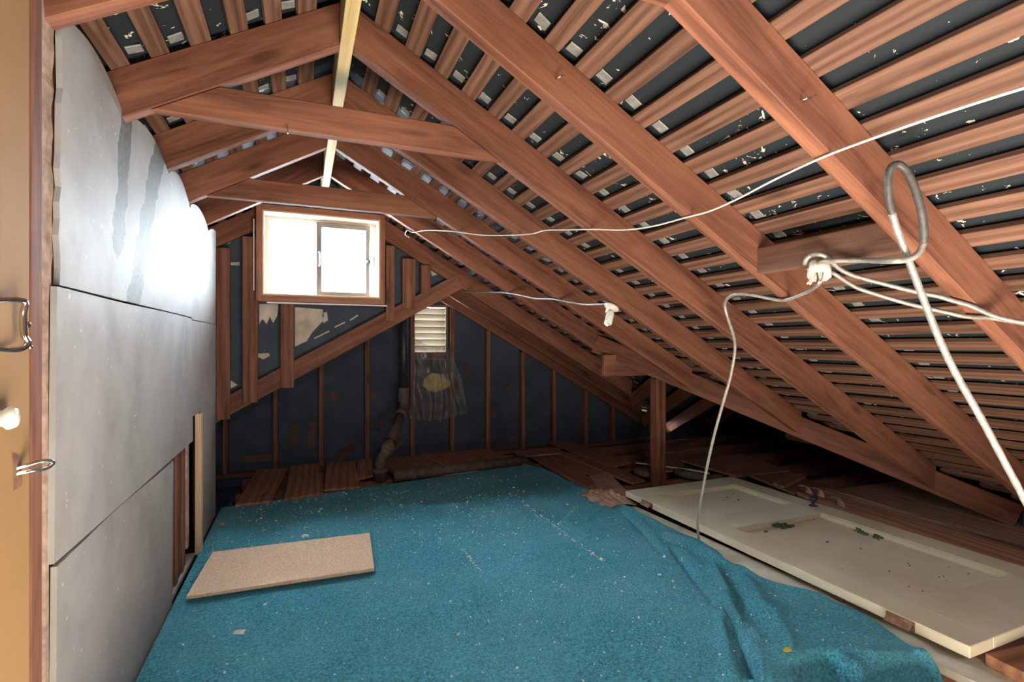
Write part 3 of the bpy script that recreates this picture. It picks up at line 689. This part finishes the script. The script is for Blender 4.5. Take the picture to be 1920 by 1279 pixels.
# ------------------------------------------------------------------ carpet
LE = [(-0.541, 0.9), (-0.541, 4.22)]
RE = [(2.06, 0.9), (2.087, 1.03), (2.153, 1.127), (2.23, 1.317), (2.27, 1.50), (2.262, 1.66), (2.14, 1.90), (2.145, 2.12), (2.205, 2.40), (2.19, 2.96), (2.142, 3.52), (2.125, 4.355), (2.031, 4.57)]
def along(poly, t):
    L_ = [0]
    for a, b_ in zip(poly[:-1], poly[1:]): L_.append(L_[-1] + math.dist(a, b_))
    d = t * L_[-1]
    for i in range(len(poly) - 1):
        if d <= L_[i + 1] + 1e-9:
            k = (d - L_[i]) / (L_[i + 1] - L_[i]); return tuple(poly[i][q] + (poly[i + 1][q] - poly[i][q]) * k for q in (0, 1))
    return poly[-1]
def fp(*px): return [tuple(at_z(u, v, .02).xy) for u, v in px]
# (polyline on the floor, height, half width)
FOLDS = [
    (fp((1165, 958), (1200, 990), (1238, 1035)), -0.016, 0.013), (fp((1175, 955), (1215, 990), (1255, 1035)), 0.013, 0.040),
    (fp((1245, 1008), (1290, 1025), (1325, 1045)), -0.018, 0.016), (fp((1255, 1000), (1300, 1018), (1340, 1040)), 0.018, 0.040),
    (fp((1260, 1030), (1300, 1080), (1338, 1130)), -0.029, 0.013), (fp((1275, 1030), (1318, 1080), (1360, 1128)), 0.020, 0.045),
    (fp((1362, 1072), (1392, 1125), (1445, 1200)), -0.068, 0.021), (fp((1340, 1065), (1372, 1120), (1415, 1190)), 0.021, 0.035), (fp((1385, 1070), (1420, 1120), (1475, 1195)), 0.030, 0.050),
    (fp((1375, 1120), (1405, 1165), (1440, 1195)), -0.051, 0.018),
    (fp((1370, 1170), (1385, 1210), (1405, 1262)), -0.056, 0.018), (fp((1352, 1150), (1360, 1200), (1372, 1268)), 0.024, 0.030), (fp((1400, 1190), (1420, 1230), (1440, 1275)), 0.024, 0.045),
    (fp((700, 1078), (790, 1062), (880, 1046)), 0.008, 0.020), (fp((705, 1072), (800, 1055), (880, 1040)), -0.007, 0.010),
    (fp((750, 1192), (840, 1170), (925, 1158)), 0.012, 0.030), (fp((750, 1184), (840, 1162), (925, 1151)), -0.009, 0.012),
    (fp((805, 1262), (880, 1235), (905, 1215)), 0.010, 0.030), (fp((560, 1225), (600, 1215), (640, 1208)), 0.008, 0.030),
    (fp((718, 950), (728, 940), (745, 946)), 0.027, 0.035), (fp((748, 952), (790, 948)), 0.018, 0.030), (fp((600, 1000), (680, 985)), 0.012, 0.050),
    (fp((1060, 985), (1085, 955), (1135, 940)), 0.018, 0.040), (fp((1045, 975), (1075, 950)), -0.013, 0.026), (fp((1110, 970), (1140, 945)), 0.013, 0.030),
    (fp((1050, 1075), (1090, 1062), (1140, 1055)), 0.008, 0.030),
    (fp((985, 945), (1060, 1000), (1130, 1052), (1230, 1130)), 0.004, 0.012), (fp((868, 1030), (905, 1075), (945, 1112)), 0.004, 0.012),
    (fp((1470, 1215), (1500, 1235), (1560, 1225)), 0.030, 0.060), (fp((1600, 1225), (1640, 1232), (1740, 1236)), 0.030, 0.050), (fp((1605, 1279), (1600, 1250)), 0.030, 0.040),
    (fp((1440, 1150), (1520, 1160), (1620, 1195)), 0.020, 0.080),
]
HOLL = [((1.735, 1.235), .075, .085, -.16), ((1.97, 1.06), .15, .115, -.17), ((1.60, 1.20), .05, .06, -.10)]
def segd(p, a, b_):
    vx, vy = b_[0] - a[0], b_[1] - a[1]; t = max(0, min(1, ((p[0] - a[0]) * vx + (p[1] - a[1]) * vy) / (vx * vx + vy * vy)))
    return math.hypot(p[0] - a[0] - vx * t, p[1] - a[1] - vy * t)
FB = [(f, h, w_, min(q[0] for q in f) - 3 * w_, max(q[0] for q in f) + 3 * w_, min(q[1] for q in f) - 3 * w_, max(q[1] for q in f) + 3 * w_) for f, h, w_ in FOLDS]
def chz(x, y):
    z = 0.014 + 0.004 * noise.noise(Vector((x * 2.3, y * 2.3, 0))) + 0.0015 * noise.noise(Vector((x * 9, y * 9, 4)))
    for f, h, w_, xa, xb, ya, yb in FB:
        if xa < x < xb and ya < y < yb:
            d = min(segd((x, y), a, b_) for a, b_ in zip(f[:-1], f[1:])); e = (d / w_) ** 2
            if e < 9: z += h * math.exp(-e)
    for (c, rx, ry, h) in HOLL:
        e = ((x - c[0]) / rx) ** 4 + ((y - c[1]) / ry) ** 4
        if e < 6: z += h * math.exp(-e)
    return max(z, -0.14 if y < 1.5 else 0.003)
NU, NV = 340, 420
vv, ff = [], []
for j in range(NV + 1):
    s_ = j / NV; s_ = s_ ** 0.9
    a, b_ = along(LE, s_), along(RE, s_)
    for i in range(NU + 1):
        t = i / NU; x, y = a[0] + (b_[0] - a[0]) * t, a[1] + (b_[1] - a[1]) * t
        z = chz(x, y)
        if t > .985: z += .012 * noise.noise(Vector((x * 3, y * 6, 8))) + .01
        if i == NU: z -= .012
        vv.append(Vector((x, y, z)))
for j in range(NV):
    for i in range(NU):
        k = j * (NU + 1) + i; ff.append((k, k + 1, k + NU + 2, k + NU + 1))
cp = mesh('carpet', vv, ff, 'carpet', None, smooth=True)
tag(cp, 'rumpled teal blue carpet spread over the attic floor', 'carpet')
sol = cp.modifiers.new('thickness', 'SOLIDIFY'); sol.thickness = 0.008; sol.offset = -1

# crumbs and flakes lying on it
random.seed(5)
def crumbs(name, pos, smin, smax, mat, zfun=chz):
    vv, ff = [], []
    for (x, y) in pos:
        s_ = random.uniform(smin, smax) * (1 + (random.random() ** 8) * 1.5); a = random.uniform(0, 6.3); z = zfun(x, y)
        k = len(vv); n = 5
        ca, sa = math.cos(a), math.sin(a)
        for h in (0, 1):
            for q in range(n):
                t = 2 * math.pi * q / n; rx = s_ * random.uniform(.6, 1.1) * math.cos(t); ry = s_ * random.uniform(.3, .7) * math.sin(t)
                vv.append(Vector((x + rx * ca - ry * sa, y + rx * sa + ry * ca, z + h * s_ * random.uniform(.4, .9) + .001)))
        ff.append(tuple(k + n + q for q in range(n)))
        for q in range(n): ff.append((k + q, k + (q + 1) % n, k + n + (q + 1) % n, k + n + q))
    return mesh(name, vv, ff, mat, None)
pos = []
while len(pos) < 1500:
    x = random.uniform(-.5, 2.15); y = random.uniform(.9, 4.4)
    if random.random() < .45: y = random.uniform(2.9, 4.3); x = random.uniform(-.5, 1.6)
    rx = along(RE, max(0, min(1, (y - .9) / 3.7)))[0]
    if x > rx - .1 or (-.5 < x < .4 and 2.65 < y < 3.28): continue
    if any(math.hypot(x - c[0][0], y - c[0][1]) < .2 for c in HOLL): continue
    pos.append((x, y))
for l_ in ([(985, 945), (1060, 1000), (1130, 1052)], [(868, 1030), (905, 1075)]):
    P = [at_z(u, v, .02) for u, v in l_]
    for a, b_ in zip(P[:-1], P[1:]):
        for q in range(45):
            p = a.lerp(b_, random.random()); pos.append((p.x + random.gauss(0, .006), p.y + random.gauss(0, .006)))
cr = crumbs('plaster_crumbs', pos, .002, .0058, 'chipwhite'); tag(cr, 'pale plaster crumbs scattered over the teal carpet', 'debris', kind='stuff')

def flat_thing(name, px, z, th_, mat, label, cat, zz=None):
    P = [at_z(u, v, z) for u, v in px]; o = prism(name, [(p.x, p.y, z - th_) for p in P], (0, 0, th_), mat, None, min(.002, th_ * .3)); tag(o, label, cat); return o
p = at_z(448, 1186, .015); q = chz(p.x, p.y)
flat_thing('paper_chip', [(436, 1188), (441, 1181), (461, 1180), (457, 1189)], q + .004, .003, 'chipwhite', 'white rectangular chip lying on the carpet near the left wall', 'chip')
p = at_z(1475, 1217, .02); q = chz(p.x, p.y)
flat_thing('yellow_leaf', [(1468, 1218), (1473, 1213), (1483, 1214), (1480, 1217), (1485, 1219), (1476, 1222), (1469, 1221)], q + .006, .003, 'yellow', 'bright yellow leaf scrap on the carpet at the lower right', 'leaf')
for (u, v, r_, lab) in [(417, 983, .014, 'small brown ball on the carpet beside the left wall'), (982, 921, .013, 'little reddish pebble on the shaded far carpet')]:
    p = at_z(u, v, .03); o = lathe('small_ball', (p.x, p.y, chz(p.x, p.y) - .001), (0, 0, 1), [(r_ * math.sin(t), r_ - r_ * math.cos(t)) for t in [.15, .5, .9, 1.3, 1.7, 2.1, 2.5, 2.9]], 'scrap', None, 12); tag(o, lab, 'ball')
p = at_z(572, 1003, .02); q = chz(p.x, p.y)
flat_thing('torn_flake', [(564, 1005), (570, 1001), (578, 1001), (579, 1006), (572, 1005), (569, 1008)], q + .006, .004, 'chipwhite', 'torn white flake on the carpet beyond the tan board', 'flake')
# the tan particle board
pb = prism('particle_board', [(-.49, 2.72, .030), (.345, 2.69, .030), (.385, 3.225, .026), (-.46, 3.262, .026)], (0, 0, .016), 'chip', None, .002)
tag(pb, 'tan particle board panel lying on the teal carpet', 'board')

# ------------------------------------------------------------------ loose floor planks (pieces of the floor)
def plank(px, z, th_=.02, mat='plank', parent=fl, name='plank'):
    P = [at_z(u, v, z) for u, v in px]
    # local x along the first long side, so the grain follows the plank
    e = [(P[1] - P[0]), (P[3] - P[0])]; x = e[0] if e[0].length > e[1].length else e[1]; x = Vector((x.x, x.y, 0)).normalized(); y = Vector((-x.y, x.x, 0))
    mw = Matrix(((x.x, y.x, 0, P[0].x), (x.y, y.y, 0, P[0].y), (0, 0, 1, z - th_), (0, 0, 0, 1))); inv = mw.inverted()
    B = [inv @ Vector((p.x, p.y, z - th_)) for p in P]; n = len(B)
    vv = B + [b_ + Vector((0, 0, th_)) for b_ in B]
    ff = [tuple(range(n)), tuple(range(n, 2 * n))] + [(i, (i + 1) % n, n + (i + 1) % n, n + i) for i in range(n)]
    o = mesh(name, vv, ff, mat, parent, mw); bevel_mesh(o.data, .002); return o
plank([(482, 880), (540, 877), (510, 938), (441, 947)], .03); plank([(545, 873), (600, 868), (607, 925), (533, 935)], .035)
plank([(612, 868), (665, 863), (676, 912), (608, 918)], .03); plank([(668, 862), (697, 858), (702, 890), (672, 898)], .028)
for px in ([(735, 858), (788, 852), (845, 880), (792, 888)], [(788, 851), (815, 848), (868, 875), (848, 880)], [(815, 848), (842, 846), (905, 871), (872, 876)], [(843, 846), (875, 844), (935, 868), (908, 872)], [(876, 844), (915, 841), (965, 862), (938, 867)], [(700, 862), (735, 858), (790, 888), (745, 893)]):
    plank(px, .03)
plank([(960, 845), (1050, 838), (1053, 849), (975, 855)], .05); plank([(1028, 829), (1070, 827), (1185, 866), (1150, 874)], .045)
plank([(985, 850), (1020, 848), (1125, 905), (1100, 912)], .012); plank([(1022, 852), (1050, 852), (1120, 880), (1095, 885)], .02); plank([(1052, 850), (1085, 846), (1210, 900), (1185, 905)], .032)
plank([(1010, 866), (1030, 863), (1140, 922), (1115, 925)], .0); plank([(1065, 872), (1090, 868), (1145, 890), (1128, 898)], .022); plank([(1100, 915), (1120, 905), (1165, 950), (1140, 956)], .014)
# right of the door
plank([(1275, 862), (1390, 850), (1480, 882), (1380, 892)], .03); plank([(1380, 880), (1445, 872), (1560, 915), (1490, 925)], .02)
plank([(1450, 905), (1500, 888), (1512, 892), (1470, 912)], .05); plank([(1495, 925), (1540, 914), (1935, 1035), (1935, 1075)], .06); plank([(1560, 918), (1700, 900), (1940, 990), (1940, 1030)], .035)
plank([(1700, 898), (1800, 890), (1960, 960), (1950, 990)], .02); plank([(1210, 862), (1275, 858), (1290, 880), (1225, 884)], .02)
st = beam('edge_strip', at_z(1536, 917, .068), at_z(1935, 1024, .068), (-1, -.2, 0), .014, .014, 'slat', fl, .002)

# ------------------------------------------------------------------ cream panelled door lying on the right
DX0, DX1, DY0, DY1, DZ0, DZ1 = 2.262, 3.325, 1.085, 3.235, .045, .09
dd = empty('cream_door', ((DX0 + DX1) / 2, (DY0 + DY1) / 2, DZ0), 'old cream painted panel door lying flat beside the carpet', 'door')
PX0, PX1 = 2.415, 3.165
def dbox(name, a, b_, c_, d_, z0=DZ0, z1=DZ1, m='cream', b=.003): return box(name, a, b_, c_, d_, z0, z1, m, dd, b)
dbox('stile', DX0, PX0, DY0, DY1); dbox('stile', PX1, DX1, DY0, DY1)
dbox('rail', PX0, PX1, 3.05, DY1); dbox('rail', PX0, PX1, 2.325, 2.545); dbox('rail', PX0, PX1, DY0, 1.36)
dbox('panel', PX0 - .01, PX1 + .01, 2.54, 3.06, DZ0 + .002, DZ1 - .032); dbox('panel', PX0 - .01, PX1 + .01, 1.35, 2.33, DZ0 + .002, DZ1 - .032)
for (c_, d_) in ((2.545, 3.05), (1.36, 2.325)):
    dbox('panel_moulding', PX1 - .014, PX1, c_, d_, DZ1 - .033, DZ1 - .006); dbox('panel_moulding', PX0, PX0 + .014, c_, d_, DZ1 - .033, DZ1 - .006)
kp = Vector((3.24, 2.44, DZ1))
kn = lathe('door_knob', kp, (0, 0, 1), [(.028, 0), (.028, .004), (.012, .008), (.011, .03), (.022, .038), (.029, .048), (.028, .058), (.016, .064), (.002, .065)], 'brown', dd, 18)
def hinge(y):
    hp = prism('hinge_leaf', [(DX0 - .003, y - .05, DZ0 + .002), (DX0 - .003, y + .05, DZ0 + .002), (DX0 - .003, y + .05, DZ1 - .004), (DX0 - .003, y - .05, DZ1 - .004)], (.003, 0, 0), 'hinge', dd, .0005)
    tube('hinge_knuckle', [(DX0 - .012, y - .05, DZ1 - .006), (DX0 - .012, y + .05, DZ1 - .006)], .007, 'hinge', hp, 8, 1)
    prism('hinge_leaf', [(DX0 - .008, y - .048, DZ1 - .004), (DX0 - .008, y + .048, DZ1 - .004), (DX0 - .036, y + .048, DZ0 + .012), (DX0 - .036, y - .048, DZ0 + .012)], (0, 0, .003), 'hinge', dd, .0005)
hinge(1.315); hinge(2.96)
for (px, lab) in [([(1445, 986), (1460, 982), (1482, 985), (1478, 990), (1455, 990)], 'small green mossy flakes on the door beside the middle rail'), ([(1612, 993), (1630, 995), (1660, 1005), (1650, 1012), (1632, 1008), (1622, 1000)], 'dark green flakes on the door near its long moulding')]:
    c = [at_z(u, v, DZ1 - .032) for u, v in px]; xs = [q.x for q in c]; ys_ = [q.y for q in c]
    random.seed(len(lab)); o = crumbs('green_flakes', [(random.uniform(min(xs), max(xs)), random.uniform(min(ys_), max(ys_))) for _ in range(60)], .004, .014, 'moss', lambda x, y: DZ1 - .033); tag(o, lab, 'debris', kind='stuff')
random.seed(3)
o = crumbs('door_crumbs', [(random.uniform(PX0 + .02, PX1 - .02), random.uniform(1.4, 3.0)) for _ in range(40)], .002, .006, 'rust', lambda x, y: DZ1 - .033); tag(o, 'dark specks scattered on the cream door panels', 'debris', kind='stuff')
# plank and blocks under the door
pk = beam('support_plank', (2.20, 3.15, -.006), (2.315, 0.98, -.006), (-1, 0, 0), .185, .032, 'doorwood', None, .003)
tag(pk, 'long off-white painted plank sticking out from under the cream door', 'plank')
b2 = beam('support_plank', (2.36, 1.02, -.02), (3.0, .95, -.02), (0, 1, 0), .14, .06, 'plank', None, .003); tag(b2, 'bare brown plank end under the near end of the cream door', 'plank')
wd = prism('wood_wedge', [at_z(1545, 1103, .04), at_z(1580, 1124, .04), at_z(1590, 1121, .04), at_z(1552, 1100, .04)], (0, 0, -.014), 'hinge', None, .001); tag(wd, 'thin reddish wooden wedge between the door and the white plank', 'wedge')

# crumpled pink cloth near the right corner
def cloth(name, cx, cy, z0, rx, ry, hgt, mat, label, cat, seed, n=40, cut=None):
    vv, ff = [], []
    for j in range(n + 1):
        for i in range(n + 1):
            a, b_ = i / n * 2 - 1, j / n * 2 - 1
            e = max(0, 1 - (a * a + b_ * b_) * .62)
            z = hgt * e * (0.55 + .6 * abs(noise.noise(Vector((a * 2.1, b_ * 2.1, seed))))) + hgt * .35 * noise.noise(Vector((a * 4.7, b_ * 4.7, seed + 3))) * e
            wob = 1 + .16 * noise.noise(Vector((a * 1.5, b_ * 1.5, seed + 9)))
            vv.append(Vector((cx + a * rx * wob, cy + b_ * ry * wob, z0 + max(z, .002))))
    for j in range(n):
        for i in range(n): k = j * (n + 1) + i; ff.append((k, k + 1, k + n + 2, k + n + 1))
    o = mesh(name, vv, ff, mat, None, smooth=True); s_ = o.modifiers.new('thickness', 'SOLIDIFY'); s_.thickness = .004; tag(o, label, cat); return o
cloth('pink_cloth', 2.95, 0.86, -.12, .24, .14, .11, 'pink', 'pinkish cloth bundled under the near end of the cream door', 'cloth', 2)
cloth('brown_rag', 2.155, 3.33, .012, .15, .20, .075, 'scrap', 'crumpled brown paper rag by the far corner of the cream door', 'rag', 5)
pr = plank([(1105, 893), (1140, 884), (1185, 930), (1150, 938)], .03, .012, 'scrap', None, 'cardboard_piece'); tag(pr, 'brown cardboard piece beneath the crumpled paper rag', 'cardboard')
for (px, lab) in [([(1497, 925), (1508, 912), (1518, 922), (1512, 926)], 'curled paper scrap beyond the cream door, left one'), ([(1525, 930), (1530, 914), (1538, 928), (1533, 931)], 'upright curled paper scrap beyond the cream door'), ([(1558, 945), (1566, 938), (1580, 946), (1572, 949)], 'paper scrap beside the dark door knob')]:
    P = [at_z(u, v + 8, .065) for u, v in px]
    c = sum(P, Vector()) / 4; sd = len(lab); vv, ff = [], []
    for k in range(11):
        t = k / 10; a = -.5 + 2.6 * t + .3 * math.sin(sd)
        for q in (-1, 1): vv.append(c + Vector((.055 * math.cos(a) * (1 - .3 * t), q * .03 * (1 - .55 * t) + .03 * t, .03 + .04 * math.sin(a))))
    for k in range(10): ff.append((2 * k, 2 * k + 1, 2 * k + 3, 2 * k + 2))
    o = mesh('paper_curl', vv, ff, 'scrap', None, smooth=True); q = o.modifiers.new('thickness', 'SOLIDIFY'); q.thickness = .002; tag(o, lab, 'paper')
dn = [lathe('clay_disc', (*at_z(u, v, .03).xy, .005), (0.1, 0, 1), [(r_ * .96, 0), (r_, .02), (r_ * .95, .05), (r_ * .8, .06)], 'rust', None, 22) for (u, v, r_) in [(1298, 888, .16), (1212, 886, .12)]]
for o, lab in zip(dn, ('dark round disc half hidden behind the square post', 'dark round lump left of the square post')): tag(o, lab, 'disc')
o = tube('thin_stick', [at_z(1192, 868, .07), at_z(1240, 874, .07), at_z(1300, 882, .075), at_z(1330, 888, .08)], .007, 'rope', None, 6, 3); tag(o, 'thin pale stick behind the square post', 'stick')

# ------------------------------------------------------------------ drain pipe and plastic sheet
pp = empty('drain_pipe', (*at_z(712, 905, 0).xy, 0), 'black vent pipe with rusty elbows dropping to the far floor', 'pipe')
py = 5.22
A0, A1 = at_y(757, 500, py), at_y(757, 738, py)
A0.z = 1.62
tube('vertical_pipe', [A0, A1], .040, 'iron', pp, 14, 1)
base = at_z(713, 890, .04); j1 = at_y(752, 775, 5.12); j2 = at_d(727, 842, (base - EYE).length * .985 / ray(713, 890).length)
tube('coupling', [A1 + Vector((0, 0, .06)), A1 + Vector((0, 0, .05)), A1 + Vector((0, 0, -.06)), A1 + Vector((-.01, 0, -.10))], .058, 'rust', pp, 14, 2)
tube('elbow', [A1 + Vector((0, 0, -.05)), A1 + Vector((-.005, -.02, -.12)), j1], .05, 'rust', pp, 14, 5)
tube('sloping_pipe', [j1, j2], .045, 'rust', pp, 14, 1)
tube('collar', [j1 + (j2 - j1) * -.06, j1 + (j2 - j1) * .1], .056, 'rust', pp, 14, 1); tube('collar', [j2 + (j1 - j2) * .14, j2 + (j1 - j2) * -.03], .058, 'rust', pp, 14, 1)
tube('lower_pipe', [j2, base + Vector((0, 0, .12)), base + Vector((0, 0, .04))], .048, 'rust', pp, 14, 4)
lathe('hub', base + Vector((0, 0, -.05)), (0, 0, 1), [(.06, 0), (.062, .07), (.072, .075), (.072, .105), (.055, .11)], 'rust', pp, 16)
hp0, hp1 = at_z(738, 893, .04), at_z(985, 864, .04)
h_ = tube('floor_pipe', [hp0, hp1], .05, 'rust', None, 14, 1); tag(h_, 'rusty pipe lying along the far edge of the carpet', 'pipe')
tube('pipe_collar', [hp0.lerp(hp1, .12), hp0.lerp(hp1, .16)], .057, 'rust', h_, 14, 1)

random.seed(2)
# clear plastic sheet hung over the lower part of the vent
n = 48; vv, ff = [], []
TL, TR, BL, BR_ = at_y(769, 628, 5.36), at_y(842, 650, 5.40), at_y(768, 785, 5.30), at_y(882, 772, 5.30)
for j in range(n + 1):
    t = j / n
    for i in range(n + 1):
        s_ = i / n; p = TL.lerp(TR, s_).lerp(BL.lerp(BR_, s_), t)
        fold = math.sin(s_ * 24 + t * 9 * (s_ - .3) + 3 * noise.noise(Vector((s_ * 3, t * 2, 0)))) * .032 * (.3 + t) + noise.noise(Vector((s_ * 6, t * 6, 3))) * .03
        p = p + Vector((0, -.05 * math.sin(math.pi * t) - fold, -.05 * math.sin(math.pi * s_) * t + (.02 * noise.noise(Vector((s_ * 5, 0, 2))) if j == n else 0) - (.10 * (1 - s_) * s_ * 2 * (1 - t))))
        vv.append(p)
for j in range(n):
    for i in range(n): k = j * (n + 1) + i; ff.append((k, k + 1, k + n + 2, k + n + 1))
ps = mesh('plastic_sheet', vv, ff, 'plastic', None, smooth=True); tag(ps, 'crumpled clear plastic sheet hanging below the louvred vent', 'plastic sheet')
c = at_y(818, 718, 5.42)
vv, ff = [], []
for j in range(13):
    for i in range(20):
        a, b_ = j / 12 * math.pi, i / 20 * 2 * math.pi; d = Vector((math.sin(a) * math.cos(b_), math.sin(a) * math.sin(b_), math.cos(a)))
        k = 1 + .25 * noise.noise(d * 2.5); vv.append(c + Vector((d.x * .15, d.y * .045, d.z * .10)) * k)
for j in range(12):
    for i in range(20): ff.append((j * 20 + i, j * 20 + (i + 1) % 20, (j + 1) * 20 + (i + 1) % 20, (j + 1) * 20 + i))
o = mesh('insulation_wad', vv, ff, 'insul', None, smooth=True); tag(o, 'yellow insulation wad stuffed behind the plastic sheet', 'insulation')

# ------------------------------------------------------------------ wiring
o = tube('white_wire', [at_roof(u, v, -.006) for u, v in [(768, 446), (760, 440), (764, 432), (775, 436), (800, 432), (850, 434), (905, 441), (960, 441), (1000, 438), (1022, 432), (1065, 431), (1110, 430), (1170, 431), (1225, 424), (1285, 408), (1330, 396), (1385, 372), (1450, 338), (1540, 296), (1640, 258), (1760, 216), (1920, 165), (2050, 130)]], .0035, 'rope', None, 6, 5)
tag(o, 'thin white wire strung across the undersides of the rafters', 'wire')
pts = [(868, 547), (905, 548), (945, 549), (975, 554), (1005, 560), (1035, 561), (1065, 566), (1095, 571), (1120, 571), (1145, 569)]
o = tube('lamp_cable', [at_roof(u, v, -.008) for u, v in pts], .007, 'bx', None, 7, 5, .05); tag(o, 'grey cable running to the spiral light bulb', 'cable')
p = at_roof(1037, 560, -.004); tube('cable_staple', [p + Vector((0, 0, .012)), p + Vector((0, -.01, -.012)), p + Vector((0, .02, .01))], .003, 'chrome', o, 5, 2)
# bulb
lp = at_roof(1148, 573, -.003)
lt = empty('bulb_lamp', lp, 'white spiral bulb in a porcelain socket under a rafter', 'lamp')
ax = (at_d(1136, 622, (lp - EYE).length / ray(1148, 573).length * .97) - lp).normalized()
lathe('socket', lp - NR * .004, -NR, [(.02, -.008), (.048, 0), (.05, .012), (.042, .02), (.026, .028), (.024, .05), (.020, .058)], 'porcelain', lt, 18)
lathe('ballast', lp + ax * .045, ax, [(.018, 0), (.022, .006), (.024, .03), (.02, .036)], 'porcelain', lt, 14)
a_ = ax.orthogonal().normalized(); b_ = ax.cross(a_)
for s_ in (0, math.pi):
    tube('spiral_tube', [lp + ax * (.08 + .062 * k / 40) + (a_ * math.cos(s_ + k * .47) + b_ * math.sin(s_ + k * .47)) * .019 for k in range(41)], .0062, 'bulb', lt, 7, 1)
# nailer block and junction box
nb0, nb1 = at_roof(1446, 500, 0), at_roof(1712, 480, 0)
nx = (nb0.x + nb1.x) / 2
nbk = beam('nailer_block', Vector((nx, RY[0] + .024, zr(nx) - .004)), Vector((nx, RY[1] - .024, zr(nx) - .004)), (-1, 0, 0), .04, .105, 'batten', None, .003)
tag(nbk, 'short nailer block between the two nearest right-hand rafters', 'block')
jb_ = at_roof(1536, 508, -.02)
jx = empty('junction_box', jb_, 'open beige junction box with cut wires under the nailer block', 'junction box')
axj = Vector((-.35, -.25, -.9)).normalized()
lathe('box_shell', jb_ - axj * .03, axj, [(.034, 0), (.038, .004), (.038, .055), (.034, .055), (.034, .012), (.001, .012)], 'porcelain', jx, 8)
random.seed(9)
for k in range(6):
    t = k / 6 * 6.28; s_ = jb_ - axj * .01 + Vector((math.cos(t) * .018, math.sin(t) * .018, 0))
    e = s_ + axj * .05 + Vector((random.uniform(-.03, .0), random.uniform(-.01, .01), -.012))
    tube('wire_end', [s_, s_.lerp(e, .6) + Vector((.006, 0, 0)), e, e + Vector((.006, 0, .008))], .0032, 'rope' if k % 3 else 'dkcable', jx, 6, 3)
def cable(name, pts, r_, mat, label, off=-.012, ds=None, n=8):
    P = [at_roof(u, v, off) if d is None else at_d(u, v, d) for (u, v), d in zip(pts, ds or [None] * len(pts))]
    o = tube(name, P, r_, mat, None, n, 5, .06); tag(o, label, 'cable'); return o
jd = (jb_ - EYE).length / ray(1536, 508).length
# the long cord that drops to the floor
pts = [(1541, 522), (1535, 532), (1518, 545), (1490, 557), (1468, 563), (1440, 559), (1410, 553), (1385, 551), (1368, 556), (1359, 570), (1364, 595), (1374, 625), (1378, 655), (1370, 705), (1356, 755), (1342, 805), (1330, 855), (1320, 905), (1312, 950), (1308, 985), (1311, 1018)]
fd = 1.2 * 955 / (1018 - 645) * .985; rd = [None] * 10
r0 = (at_roof(1368, 570, -.012) - EYE).length / ray(1368, 570).length
ds = [jd, jd] + [None] * 8 + [r0 + (fd - r0) * ((k + 1) / 11) ** 1.1 for k in range(11)]
c_ = cable('drop_cord', pts, .0075, 'bx', 'grey armoured cord dropping from the rafters to the carpet edge', ds=ds)
# loop over the nearest rafter and the cord hanging right of it
nd = (at_roof(1665, 400, -.02) - EYE).length / ray(1665, 400).length
pts = [(1542, 497), (1536, 492), (1560, 489), (1620, 488), (1665, 489), (1700, 487), (1722, 475), (1732, 455), (1732, 425), (1725, 385), (1712, 345), (1697, 318), (1682, 308), (1670, 316), (1665, 340), (1667, 375), (1673, 400)]
ds = [jd, jd * .985, jd * .945, jd * .90, nd * .985, nd * .965, nd * .96, nd * .96, nd * .95, nd * .94, nd * .935, nd * .935, nd * .935, nd * .935, nd * .94, nd * .95, nd * .955]
cable('feed_cable', pts[:8], .0085, 'bx', 'pale cable running level in front of the nailer block', ds=ds[:8])
cable('loop_cable', pts[7:], .0095, 'dkcable', 'dark stiff cable looped over the nearest rafter', ds=ds[7:])
pts = [(1672, 398), (1680, 425), (1695, 465), (1712, 510), (1735, 570), (1765, 645), (1800, 715), (1840, 785), (1880, 860), (1920, 935), (1965, 1030), (2000, 1150), (2010, 1290)]
ds = [nd * .955 + .16 * k / 12 for k in range(13)]
cable('hanging_cable', pts, .0095, 'bx', 'thick grey cable hanging down the right side in front of the rafters', ds=ds)
z8 = lambda q: [(1370 + x / 3.456, 350 + y / 3.456) for x, y in q]
pts = z8([(478, 500), (490, 470), (520, 445), (560, 438), (610, 450), (660, 490), (710, 535), (780, 570), (850, 592), (1000, 632), (1130, 665), (1250, 692), (1350, 712), (1450, 742), (1560, 775), (1680, 828), (1790, 862), (1920, 885), (2100, 920)])
cable('curved_cable', pts, .0075, 'bx', 'grey cable arching from the junction box to the right, upper of two', ds=[jd, jd * .99, jd * .985] + [None] * 16)
pts = z8([(640, 545), (690, 575), (760, 622), (830, 660), (920, 690), (1000, 715), (1120, 750), (1240, 780), (1330, 800), (1420, 820), (1500, 838), (1580, 847), (1680, 850), (1780, 865), (1920, 890), (2100, 930)])
cable('curved_cable', pts, .0075, 'bx', 'grey cable sagging from the junction box to the right, lower of two', ds=[jd] + [None] * 15)

# bent nails sticking out of two rafters
def nail(u, v, y, dx, dz, parent):
    p = at_y(u, v, y); tube('nail', [p + Vector((0, .01, 0)), p + Vector((0, -.012, 0)), p + Vector((dx * .5, -.02, dz * .5)), p + Vector((dx, -.022, dz))], .0022, 'chrome', parent, 5, 2)
rafs = {round(o['label'].__hash__()): o for o in ()}
RR = [o for o in COL.objects if o.name.startswith('roof_rafter') and o.get('group') == 'right roof rafters']
nail(1042, 150, RY[1] - .024, .02, .012, RR[1]); nail(1500, 190, RY[0] - .024, .03, .012, RR[0])
nail(540, 240, RY[2] - .024, .0, -.03, c1)
